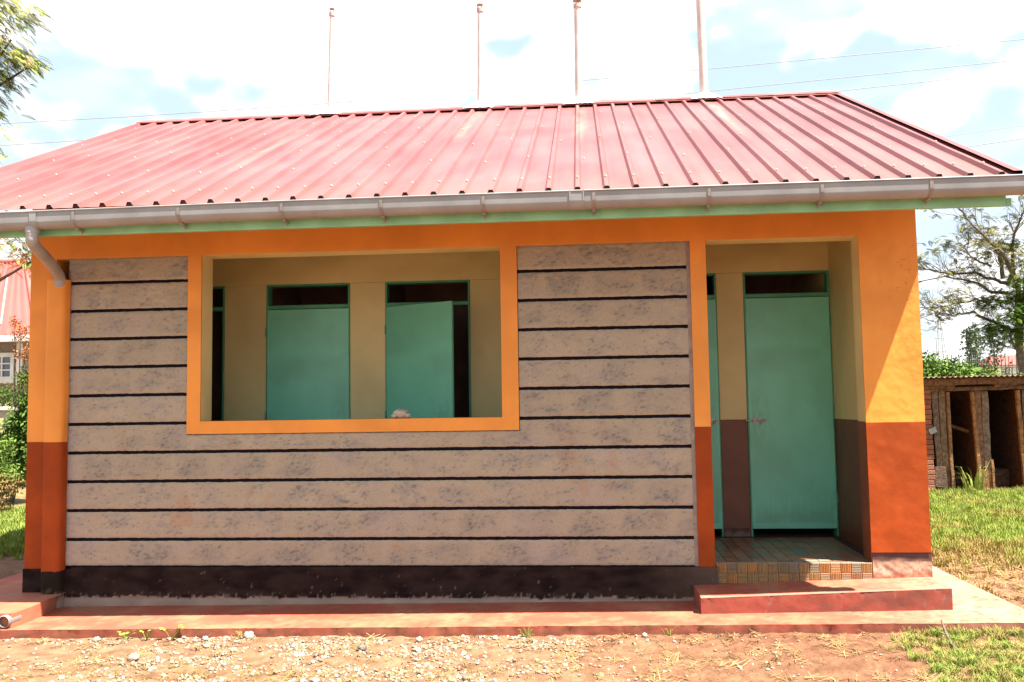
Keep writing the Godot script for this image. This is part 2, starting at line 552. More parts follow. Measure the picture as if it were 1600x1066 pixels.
func stone_color(p: Vector3, row: int, y0: float, y1: float) -> Color:
	var a := nz.get_noise_3dv(p * Vector3(3.0, 6.0, 1) + Vector3(row * 3, 0, 0))
	var b := nz.get_noise_3dv(p * Vector3(14.0, 22.0, 1))
	var f := nz.get_noise_3dv(p * Vector3(40.0, 60.0, 1))
	var tan := Color(0.42, 0.362, 0.272)
	var grey := Color(0.33, 0.305, 0.26)
	var inside := block_edge(p.x + 0.02 * a, row) * smooth(0.0, 0.055, p.y - y0) * smooth(0.0, 0.055, y1 - p.y)
	var c := tan.lerp(grey, clampf((0.25 + 0.75 * inside) * (0.45 + a * 1.3 + b * 0.8), 0, 1))
	var dark := smooth(0.24, 0.6, b * 0.6 + f * 0.5 + a * 0.5) * inside
	c = c.lerp(Color(0.20, 0.18, 0.155), dark * 0.4)
	var scratch := smooth(0.30, 0.42, nz.get_noise_3dv(p * Vector3(20.0, 70.0, 1) + Vector3(p.y * 30.0, row * 5, 3)) + 0.3 * a)
	c = c.lerp(Color(0.155, 0.14, 0.12), scratch * 0.65 * (0.4 + 0.65 * inside))
	c *= 1.0 + 0.07 * sin(floor((p.x + 0.17 * (row % 3) + 0.05 * sin(row * 7.0) + 0.13 * nz.get_noise_2d(p.x * 1.5, row * 7.0)) / 0.40) * 12.9 + row * 4.7) * inside
	c = c.lerp(Color(0.46, 0.42, 0.42), 0.4 * smooth(-3.9, -4.08, p.x))
	var light := smooth(0.22, 0.5, nz.get_noise_3dv(p * 1.6 + Vector3(9, row, 0)))
	c = c.lerp(Color(0.42, 0.36, 0.33), light * 0.35)
	var rust := smooth(0.36, 0.52, nz.get_noise_3dv(p * Vector3(2.4, 1.2, 1) + Vector3(31, 5, 0)))
	c = c.lerp(Color(0.42, 0.20, 0.09), rust * 0.40 * clampf(1.2 - p.y * 0.6, 0, 1))
	return c

func course(parent: Node, x0: float, x1: float, y0: float, y1: float, row: int) -> void:
	var b := MB.new()
	var top := func(x: float) -> float: return y1 - 0.0125 + 0.0022 * nz.get_noise_2d(x * 6.0, row * 9.0) + 0.0028 * nz.get_noise_2d(x * 21.0, row * 5.0 + 3)
	var bot := func(x: float) -> float: return y0 + 0.0125 + 0.0022 * nz.get_noise_2d(x * 7.0, row * 4.0 + 50) + 0.0028 * nz.get_noise_2d(x * 23.0, row * 5.0 + 70)
	var nx := maxi(2, int((x1 - x0) / 0.0125))
	var col := func(p: Vector3) -> Color: return stone_color(p, row, y0, y1)
	b.grid(nx, 17, func(u: float, w: float) -> Vector3:
		var x := lerpf(x0, x1, u)
		var p := Vector3(x, lerpf(bot.call(x), top.call(x), w), 0.0)
		var inside := block_edge(x, row) * smooth(0, 0.2, w) * smooth(0, 0.2, 1.0 - w)
		p.z = 0.002 + inside * (0.006 * nz.get_noise_2d(x * 12.0, p.y * 20.0) + 0.004 * nz.get_noise_2d(x * 40.0, p.y * 40.0)) - (0.006 if w == 0.0 or w == 1.0 else 0.0)
		return p, col)
	for s in 2:
		b.grid(nx, 1, func(u: float, w: float) -> Vector3:
			var x := lerpf(x0, x1, u)
			var y: float = top.call(x) if s == 0 else bot.call(x)
			return Vector3(x, y, lerpf(-0.004, -0.05, w)), col, s == 1)
	part(parent, "stone_course", b, M.stone)

func plain(_p: Vector3) -> Color: return Color.WHITE

func paint_wear(p: Vector3) -> Color:
	var a := nz.get_noise_3dv(p * 1.4)
	var b := nz.get_noise_3dv(p * Vector3(9, 2.0, 9))
	var k := 0.97 + 0.06 * a + 0.05 * b
	return Color(k, k * (1.0 + 0.03 * a), k)

func uneven(p: Vector3) -> float: return 0.0035 * nz.get_noise_2d(p.x * 3.0, p.y * 3.0) + 0.001 * nz.get_noise_2d(p.x * 14.0, p.y * 14.0)

func brown_wear(p: Vector3) -> Color:
	var c := paint_wear(p)
	var chip := smooth(0.34, 0.40, nz.get_noise_2d(p.x * 26.0, p.y * 9.0 + 4) + 0.25 * smooth(0.75, 0.5, p.y))
	c = c.lerp(Color(1.5, 3.4, 6.5), chip * 0.35)
	return c

func roof_y(z: float) -> float:
	return EAVE_Y + (EAVE_Z - z) * SLOPE if z > RIDGE_Z else RIDGE_Y + (z - RIDGE_Z) * SLOPE

func building() -> void:
	var h := thing("latrine_block", "small orange and grey latrine block with red metal roof and turquoise doors", "building")
	var xl := -4.4175
	var xr := 2.474
	# ---- front wall: a dark core whose face shows only in the joints, with the dressed stone courses on it
	var b := MB.new()
	b.box(Vector3(-4.10, 0.10, -0.17), Vector3(-3.06, LINTEL + 0.02, -0.009))
	b.box(Vector3(-3.06, 0.10, -0.17), Vector3(-0.56, 1.47, -0.009))
	b.box(Vector3(-0.56, 0.10, -0.17), Vector3(0.86, LINTEL + 0.02, -0.009))
	var fw := part(h, "front_wall", b, M.joint, "stone front wall with blackened joints between its courses")
	var J := func(k: int) -> float: return 0.608 + 0.225 * k
	for k in range(6, 11):
		var y1: float = LINTEL + 0.012 if k == 10 else J.call(k)
		if k >= 7:
			course(fw, -4.10, -3.115, J.call(k - 1), y1, k)
			course(fw, -0.500, 0.806, J.call(k - 1), y1, k + 20)
		elif k == 6:
			course(fw, -4.10, -3.115, J.call(5), y1, k)
			course(fw, -0.500, 0.806, J.call(5), y1, k + 20)
	course(fw, -4.10, -3.115, J.call(4), J.call(5), 5)
	course(fw, -0.500, 0.806, J.call(4), J.call(5), 25)
	course(fw, -3.115, -0.500, J.call(3) + 0.0, 1.428, 45)
	course(fw, -4.10, -3.115, J.call(3), J.call(4), 4)
	course(fw, -0.500, 0.806, J.call(3), J.call(4), 24)
	for k in range(1, 4):
		course(fw, -4.10, 0.806, J.call(k - 1), J.call(k), k)
	course(fw, -4.10, 0.806, 0.395, J.call(0), 0)
	# smooth mortar margins beside the painted strips
	b = MB.new()
	panel(b, -4.10, -4.085, 0.40, LINTEL, 0.004, 0.02, 0.05, func(p: Vector3) -> Color: return Color(0.33, 0.28, 0.26) * (0.9 + 0.3 * nz.get_noise_1d(p.y * 9)), uneven)
	part(fw, "mortar_margin", b, M.stone)
	b = MB.new()
	panel(b, 0.782, 0.812, 0.40, LINTEL, 0.005, 0.02, 0.03, func(p: Vector3) -> Color: return Color(0.34, 0.27, 0.24) * (0.9 + 0.3 * nz.get_noise_1d(p.y * 9 + 5)), uneven)
	part(fw, "mortar_margin", b, M.stone)
	# ---- cream body of beam, jambs and pillars; the orange paint lies as a coat on its face
	b = MB.new()
	b.box(Vector3(xl + 0.01, LINTEL, -0.187), Vector3(xr - 0.01, 3.36, 0.0), 0.004)
	part(h, "ring_beam", b, M.cream, "cream underside of the beam over window and doorway")
	b = MB.new()
	panel(b, xl, xr, LINTEL, 3.36, 0.012, 0.012, 0.06, paint_wear, uneven)
	part(h, "beam_face", b, M.orange, "orange painted beam under the eave")
	b = MB.new()
	b.box(Vector3(-3.06, 1.43, -0.187), Vector3(-3.002, LINTEL, 0.0))
	b.box(Vector3(-0.632, 1.43, -0.187), Vector3(-0.56, LINTEL, 0.0))
	b.box(Vector3(-3.06, 1.43, -0.187), Vector3(-0.56, 1.516, 0.0))
	var wo := part(h, "window_opening", b, M.cream, "wide unglazed window opening with cream jambs")
	b = MB.new()
	panel(b, -3.112, -3.002, 1.42, LINTEL, 0.013, 0.013, 0.04, paint_wear, uneven)
	panel(b, -0.632, -0.504, 1.42, LINTEL, 0.013, 0.013, 0.04, paint_wear, uneven)
	panel(b, -3.002, -0.632, 1.42, 1.518, 0.013, 0.2, 0.04, paint_wear, uneven)
	part(wo, "window_surround", b, M.orange, "orange painted border round the window opening")
	# doorway strip left of the doorway
	var pil := Node3D.new()
	b = MB.new()
	b.box(Vector3(0.82, 1.427, -0.187), Vector3(0.926, LINTEL, 0.0))
	var dj := part(h, "doorway_pier", b, M.cream, "narrow painted pier on the left of the doorway")
	b = MB.new()
	panel(b, 0.810, 0.928, 1.427, LINTEL, 0.012, 0.012, 0.04, paint_wear, uneven)
	part(dj, "upper_coat", b, M.orange)
	b = MB.new()
	panel(b, 0.810, 0.930, 0.38, 1.427, 0.013, 0.2, 0.03, brown_wear, uneven)
	part(dj, "lower_coat", b, M.brown)
	pil.free()
	# right pillar
	b = MB.new()
	b.box(Vector3(2.054, 1.448, -0.187), Vector3(2.46, LINTEL, 0.0), 0.003)
	var rp := part(h, "corner_pillar", b, M.cream, "wide right corner pillar, half lit by the sun")
	b = MB.new()
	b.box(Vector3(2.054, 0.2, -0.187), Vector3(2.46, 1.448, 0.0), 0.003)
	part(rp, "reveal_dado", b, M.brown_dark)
	b = MB.new()
	panel(b, 2.052, xr, 1.442, LINTEL, 0.012, 0.012, 0.009, func(p: Vector3) -> Color:
		var c := paint_wear(p)
		var line := absf(nz.get_noise_2d(p.x * 2.3 + 4.0, p.y * 2.0 + 1.0) + 0.12 * nz.get_noise_2d(p.x * 16, p.y * 16))
		var zone := smooth(0.05, 0.3, nz.get_noise_2d(p.x * 1.2 + 9.0, p.y * 1.2)) + smooth(2.2, 2.4, p.x) * 0.5
		c = c.lerp(Color(0.62, 0.45, 0.5), 0.8 * smooth(0.016, 0.004, line) * clampf(zone, 0, 1))
		var patch := smooth(0.2, 0.5, nz.get_noise_2d(p.x * 6.0, p.y * 9.0 + 30)) * smooth(2.25, 2.45, p.x)
		return c.lerp(Color(1.05, 1.25, 1.9), patch * 0.5), uneven)
	part(rp, "upper_coat", b, M.orange)
	b = MB.new()
	panel(b, 2.052, xr, 0.500, 1.442, 0.014, 0.014, 0.02, brown_wear, uneven)
	part(rp, "lower_coat", b, M.brown)
	b = MB.new()
	panel(b, 2.060, xr + 0.002, 0.14, 0.500, 0.006, 0.19, 0.012, func(p: Vector3) -> Color:
		var a := nz.get_noise_3dv(p * Vector3(5, 11, 1))
		var f := nz.get_noise_3dv(p * 34.0)
		var k := smooth(0.425, 0.45, p.y + 0.03 * a)
		var c := Color(0.46, 0.31, 0.23).lerp(Color(0.10, 0.06, 0.055), k)
		c = c.lerp(Color(0.55, 0.42, 0.32), clampf(smooth(0.1, 0.5, a + f * 0.6) * (1.0 - k), 0, 1))
		return c.lerp(Color(0.42, 0.13, 0.07), smooth(0.37, 0.32, p.y + 0.05 * a) * 0.7),
		func(p: Vector3) -> float: return 0.007 * nz.get_noise_2d(p.x * 14, p.y * 14) * smooth(0.45, 0.40, p.y))
	part(rp, "pillar_base", b, M.plinth, "bare cement foot of the pillar with flaked dark paint")
	# left pillar and the boxed casing of the downpipe
	b = MB.new()
	panel(b, xl, -4.20, 1.374, LINTEL, 0.012, 0.19, 0.03, paint_wear, uneven)
	var lp := part(h, "corner_pillar", b, M.orange, "narrow left corner pillar beside the downpipe casing")
	b = MB.new()
	panel(b, xl, -4.20, 0.36, 1.374, 0.013, 0.19, 0.02, brown_wear, uneven)
	part(lp, "lower_coat", b, M.brown)
	var casing := func(y0: float, y1: float, m: Material, wear: Callable, called: String, par: Node) -> MeshInstance3D:
		var q := MB.new()
		q.grid(14, int((y1 - y0) / 0.03), func(u: float, w: float) -> Vector3:
			var a := u * PI
			var cx := -4.163 - 0.083 * signf(cos(a)) * pow(absf(cos(a)), 0.55)
			var y := lerpf(y0, y1, w)
			return Vector3(cx + 0.003 * nz.get_noise_1d(y * 4), y, 0.013 + 0.085 * pow(sin(a), 0.5) + 0.003 * nz.get_noise_2d(u * 3, y * 3)), wear)
		q.quad(Vector3(-4.246, y1, 0.013), Vector3(-4.23, y1, 0.09), Vector3(-4.10, y1, 0.09), Vector3(-4.08, y1, 0.013))
		return part(par, called, q, m)
	var cs: MeshInstance3D = casing.call(1.374, 2.655, M.orange, paint_wear, "pipe_casing", h)
	cs.set_meta("label", "rounded orange casing over the lower downpipe")
	casing.call(0.375, 1.374, M.brown, brown_wear, "lower_coat", cs)
	casing.call(0.08, 0.380, M.plinth, func(p: Vector3) -> Color: return Color(0.024, 0.016, 0.015).lerp(Color(0.30, 0.22, 0.17), smooth(0.21, 0.17, p.y + 0.05 * nz.get_noise_3dv(p * 20.0))), "casing_foot", cs)
	# ---- plinth: black band flaking off grey cement
	b = MB.new()
	var band := func(p: Vector3) -> Color:
		var a := nz.get_noise_3dv(p * Vector3(4, 9, 1) + Vector3(2, 0, 0))
		var f := nz.get_noise_3dv(p * Vector3(22, 34, 1))
		var s := nz.get_noise_3dv(p * Vector3(60, 14, 1))
		var edge := 0.168 + 0.018 * a + 0.016 * f
		var black := smooth(edge, edge + 0.008, p.y)
		black *= 1.0 - 0.5 * smooth(0.40, 0.62, s * 0.75 + f * 0.25 + 0.30 * smooth(0.235, 0.17, p.y))
		var paint := Color(0.016, 0.010, 0.010).lerp(Color(0.034, 0.021, 0.018), clampf(0.5 + a * 1.5, 0, 1))
		paint = paint.lerp(Color(0.15, 0.10, 0.075), smooth(0.3, 1.0, p.x) * 0.6)
		var mud := smooth(0.30, 0.12, p.y + 0.10 * a + 0.03 * f) * clampf(0.35 + 0.8 * a, 0, 1)
		return Color(0.37, 0.29, 0.235).lerp(paint, black).lerp(Color(0.19, 0.085, 0.055), mud * 0.35)
	var lump_ := func(p: Vector3) -> float: return 0.004 * nz.get_noise_2d(p.x * 8, p.y * 9) - 0.008 * smooth(0.39, 0.40, p.y) - 0.006 * smooth(0.175, 0.165, p.y)
	panel(b, -4.03, 0.945, 0.05, 0.398, 0.026, 0.05, 0.011, band, lump_)
	panel(b, xl - 0.002, -4.03, 0.05, 0.385, 0.027, 0.20, 0.011, band, lump_)
	part(h, "plinth", b, M.plinth, "black painted plinth flaking along its lower edge")
	# ---- inner faces of the front wall, side walls, back wall
	var skin := func(x0: float, x1: float, y0: float, y1: float, m: Material) -> void:
		var q := MB.new()
		q.box(Vector3(x0, y0, -0.205), Vector3(x1, y1, -0.188))
		part(h, "inner_plaster", q, m)
	skin.call(-4.2, -3.004, 1.448, 3.30, M.cream)
	skin.call(-0.630, 0.924, 1.448, 3.30, M.cream)
	skin.call(-3.004, -0.630, LINTEL + 0.002, 3.30, M.cream)
	skin.call(0.924, 2.175, LINTEL + 0.002, 3.30, M.cream)
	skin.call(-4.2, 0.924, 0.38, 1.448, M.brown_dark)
	for s in 2:
		var x0: float = 2.175 if s == 0 else xl + 0.008
		var x1: float = xr - 0.008 if s == 0 else -4.2
		var sw := MB.new()
		for seg in 2:
			var ya := 0.05 if seg == 0 else 1.448
			var yb := 1.448 if seg == 0 else 3.35
			if seg == 0: continue
			sw.box(Vector3(x0, ya, -6.2), Vector3(x1, yb, -0.187))
		# gable above
		for xx: float in [x0, x1]:
			sw.tri(Vector3(xx, 3.35, -0.187), Vector3(xx, 3.35, -6.05), Vector3(xx, RIDGE_Y - 0.06, RIDGE_Z))
		var side_wall := part(h, "side_wall", sw, M.cream)
		sw = MB.new()
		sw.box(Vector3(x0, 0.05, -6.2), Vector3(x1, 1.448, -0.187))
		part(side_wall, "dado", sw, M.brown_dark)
		var xo: float = xr - 0.008 if s == 0 else xl
		sw = MB.new()
		sw.box(Vector3(xo, 1.442, -6.2), Vector3(xo + 0.008, 3.35, 0.0))
		var xg: float = xo + 0.008 if s == 0 else xo
		sw.tri(Vector3(xg, 3.35, 0.0), Vector3(xg, 3.35, -6.2), Vector3(xg, RIDGE_Y - 0.06, RIDGE_Z))
		part(side_wall, "outer_coat", sw, M.orange)
		sw = MB.new()
		sw.box(Vector3(xo, 0.05, -6.2), Vector3(xo + 0.008, 1.442, 0.0))
		part(side_wall, "outer_lower_coat", sw, M.brown)
	b = MB.new()
	b.box(Vector3(xl, 0.05, -6.4), Vector3(xr, 3.2, -6.2))
	part(h, "back_wall", b, M.orange)
	corridor(h)
	roof(h)


func corridor(h: Node3D) -> void:
	# door openings along the inner wall: left, right, state
	var doors := [[-4.12, -3.346, "gone"], [-2.943, -2.152, "shut"], [-1.820, -1.034, "ajar"], [-0.70, 0.085, "shut"], [0.40, 1.187, "shut"], [1.425, 2.1735, "shut"]]
	var top := 2.76
	var bot := 0.42
	var up := MB.new()
	var piers := []
	var x := -4.2
	for d: Array in doors + [[2.175, 2.175, ""]]:
		var x1: float = d[0]
		if x1 - x > 0.01:
			up.box(Vector3(x, 1.448, BACK_Z - 0.15), Vector3(x1, top, BACK_Z), 0.004)
			var low := MB.new()
			low.box(Vector3(x, bot, BACK_Z - 0.15), Vector3(x1, 1.448, BACK_Z), 0.004)
			piers.append(low)
		x = d[1]
	up.box(Vector3(-4.2, top, BACK_Z - 0.15), Vector3(2.175, 3.9, BACK_Z))
	var cw := part(h, "corridor_wall", up, M.cream, "cream inner wall with a row of cubicle doors")
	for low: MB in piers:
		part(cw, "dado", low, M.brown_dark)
	var foot := MB.new()
	panel(foot, 1.20, 1.412, 0.42, 0.50, BACK_Z + 0.006, 0.02, 0.02, func(p: Vector3) -> Color: return Color(0.24, 0.17, 0.13).lerp(Color(0.12, 0.06, 0.05), smooth(0.45, 0.5, p.y + 0.04 * nz.get_noise_1d(p.x * 20))), uneven)
	part(cw, "skirting", foot, M.plinth)
	# cubicles behind
	var q := MB.new()
	for k in 5:
		var xp: float = (doors[k][1] + doors[k + 1][0]) / 2.0
		q.box(Vector3(xp - 0.05, 0.3, -2.75), Vector3(xp + 0.05, 3.6, BACK_Z - 0.15))
	q.box(Vector3(-4.2, 0.3, -2.9), Vector3(2.175, 4.6, -2.75))
	part(h, "cubicle_partition", q, M.cubicle)
	for d: Array in doors:
		var x0: float = d[0]
		var x1: float = d[1]
		var f := MB.new()
		var zf := BACK_Z + 0.008
		var t := 0.018
		f.box(Vector3(x0, bot, BACK_Z - 0.10), Vector3(x0 + t, top, zf), 0.003)
		f.box(Vector3(x1 - t, bot, BACK_Z - 0.10), Vector3(x1, top, zf), 0.003)
		f.box(Vector3(x0 + t, top - t, BACK_Z - 0.10), Vector3(x1 - t, top, zf), 0.003)
		f.box(Vector3(x0 + t, 2.530, BACK_Z - 0.10), Vector3(x1 - t, 2.565, zf), 0.003)
		part(h, "door_frame", f, M.frame)
		var w := x1 - x0 - 0.018
		var leaf := MB.new()
		# a sheet steel leaf: slab, hemmed edge all round, pressed line near the foot
		leaf.box(Vector3(0.0, 0.0, -0.028), Vector3(w, 2.03, 0.0), 0.004)
		leaf.box(Vector3(0.004, 0.004, 0.0005), Vector3(w - 0.004, 0.05, 0.004), 0.0015)
		leaf.box(Vector3(0.004, 0.06, 0.0005), Vector3(0.026, 2.02, 0.003), 0.001)
		leaf.box(Vector3(w - 0.026, 0.06, 0.0005), Vector3(w - 0.004, 2.02, 0.003), 0.001)
		var hand := 0.06 if x0 > 1.2 else w - 0.08
		leaf.grid(34, 90, func(u: float, v: float) -> Vector3: return Vector3(lerpf(0.03, w - 0.03, u), lerpf(0.055, 2.0, v), 0.0012 + 0.0012 * nz.get_noise_2d(u * 2.0 + x0 * 7.0, v * 4.0)), func(p: Vector3) -> Color:
			var a := nz.get_noise_2d(p.x * 3.0 + x0 * 9.0, p.y * 2.0)
			var fz := nz.get_noise_2d(p.x * 30.0, p.y * 6.0 + x0 * 5.0)
			var c := Color(1, 1, 1) * (0.98 + 0.05 * a)
			var grime := 0.5 * exp(-((p.x - hand) ** 2 + (p.y - 0.95) ** 2 * 0.4) / 0.02) * clampf(0.6 + 2.0 * fz, 0, 1) + 0.35 * smooth(0.30, 0.05, p.y + 0.1 * fz)
			c = c.lerp(Color(0.75, 0.55, 0.45), clampf(grime, 0, 0.7))
			return c.lerp(Color(1.9, 1.25, 1.25), 0.35 * smooth(0.40, 0.5, fz + 0.4 * a)))
		var lf := part(h, "door", leaf, M.teal)
		lf.position = Vector3(x0 + 0.009, 0.495, BACK_Z + 0.014)
		if d[2] == "ajar":
			lf.rotation.y = -deg_to_rad(30.0)
			lf.set_meta("label", "turquoise door standing ajar behind the window")
		elif d[2] == "gone":
			lf.position.z = BACK_Z - 0.11
			lf.rotation.y = deg_to_rad(88.0)
			lf.set_meta("label", "door swung inwards out of its dark opening")
		var bolt := MB.new()
		if x0 > 0.2:
			var xa := 0.02 if x0 > 1.2 else w - 0.13
			bolt.box(Vector3(xa, 0.925, 0.004), Vector3(xa + 0.11, 0.965, 0.009), 0.001)
			bolt.tube([Vector3(xa - 0.05, 0.945, 0.016), Vector3(xa + 0.13, 0.945, 0.016)], [0.007, 0.007], 8)
			for k in 3:
				bolt.tube([Vector3(xa + 0.012 + 0.042 * k, 0.928, 0.006), Vector3(xa + 0.012 + 0.042 * k, 0.945, 0.026), Vector3(xa + 0.012 + 0.042 * k, 0.962, 0.006)], [0.004, 0.004, 0.004], 6)
			bolt.tube([Vector3(xa + 0.075, 0.945, 0.016), Vector3(xa + 0.078, 0.925, 0.034), Vector3(xa + 0.078, 0.905, 0.034)], [0.005, 0.005, 0.004], 6)
			part(lf, "bolt", bolt, M.steel)
		for k in 3:
			var hg := MB.new()
			var yk := 0.22 + 0.78 * k
			var hx := -0.006 if d[2] == "ajar" or x0 < 1.0 else w + 0.004
			hg.tube([Vector3(hx, yk, 0.004), Vector3(hx, yk + 0.08, 0.004)], [0.007, 0.007], 8)
			part(lf, "hinge", hg, M.frame)
	# ---- porch floor, small ribbed tiles; it falls slightly to the front
	var base := MB.new()
	base.quad(Vector3(-4.2, 0.415, -0.01), Vector3(2.18, 0.415, -0.01), Vector3(2.18, 0.445, -2.8), Vector3(-4.2, 0.445, -2.8), Color(0.16, 0.10, 0.08))
	base.quad(Vector3(0.93, 0.2, -0.01), Vector3(2.06, 0.2, -0.01), Vector3(2.06, 0.415, -0.01), Vector3(0.93, 0.415, -0.01), Color(0.2, 0.13, 0.1))
	var fl := part(h, "porch_floor", base, M.cement)
	var variants := []
	rng.seed = 5
	for k in 10:
		var tb := MB.new()
		var cset := [Color(0.26, 0.115, 0.07), Color(0.21, 0.095, 0.06), Color(0.30, 0.145, 0.08), Color(0.20, 0.12, 0.08), Color(0.26, 0.16, 0.11), Color(0.14, 0.15, 0.12)]
		tb.box(Vector3(-0.0465, 0.0, -0.0465), Vector3(0.0465, 0.009, 0.0465), 0.0025, cset[k % 6] * rng.randf_range(0.8, 1.25))
		variants.append(tb.done(M.floor_tile))
	for i in 12:
		for j in 12:
			var o := put(fl, "floor_tile", variants[rng.randi() % 10])
			var z := -0.055 - 0.096 * j
			o.position = Vector3(0.975 + 0.0965 * i, 0.416 - 0.0107 * z, z)
	# the riser under it: two rows of ribbed tiles, ribs turned every other tile
	var ri := MB.new()
	ri.box(Vector3(0.936, 0.20, -0.03), Vector3(2.064, 0.4255, -0.004))
	var riser := part(h, "porch_riser", ri, M.cement, "porch riser faced with small ribbed parquet tiles")
	var rt := []
	var tones := [Color(0.42, 0.18, 0.05), Color(0.36, 0.21, 0.08), Color(0.25, 0.17, 0.09), Color(0.45, 0.20, 0.06), Color(0.32, 0.17, 0.08), Color(0.23, 0.17, 0.11)]
	for k in 12:
		var tb := MB.new()
		var c: Color = tones[k / 2]
		tb.box(Vector3(-0.036, -0.036, -0.006), Vector3(0.036, 0.036, 0.0), 0.001, c * 0.55)
		for r in 6:
			var o := -0.0305 + 0.0122 * r
			var cc: Color = c * rng.randf_range(0.8, 1.2)
			if k % 2 == 0: tb.box(Vector3(o - 0.005, -0.035, 0.0002), Vector3(o + 0.005, 0.035, 0.0035), 0.0012, cc)
			else: tb.box(Vector3(-0.035, o - 0.005, 0.0002), Vector3(0.035, o + 0.005, 0.0035), 0.0012, cc)
		rt.append(tb.done(M.tile))
	for j in 2:
		for i in 15:
			var pick := (rng.randi() % 6) * 2 + (i + j) % 2
			var o := put(riser, "riser_tile", rt[pick])
			o.position = Vector3(0.975 + 0.0745 * i, 0.388 - 0.0745 * j, 0.003)


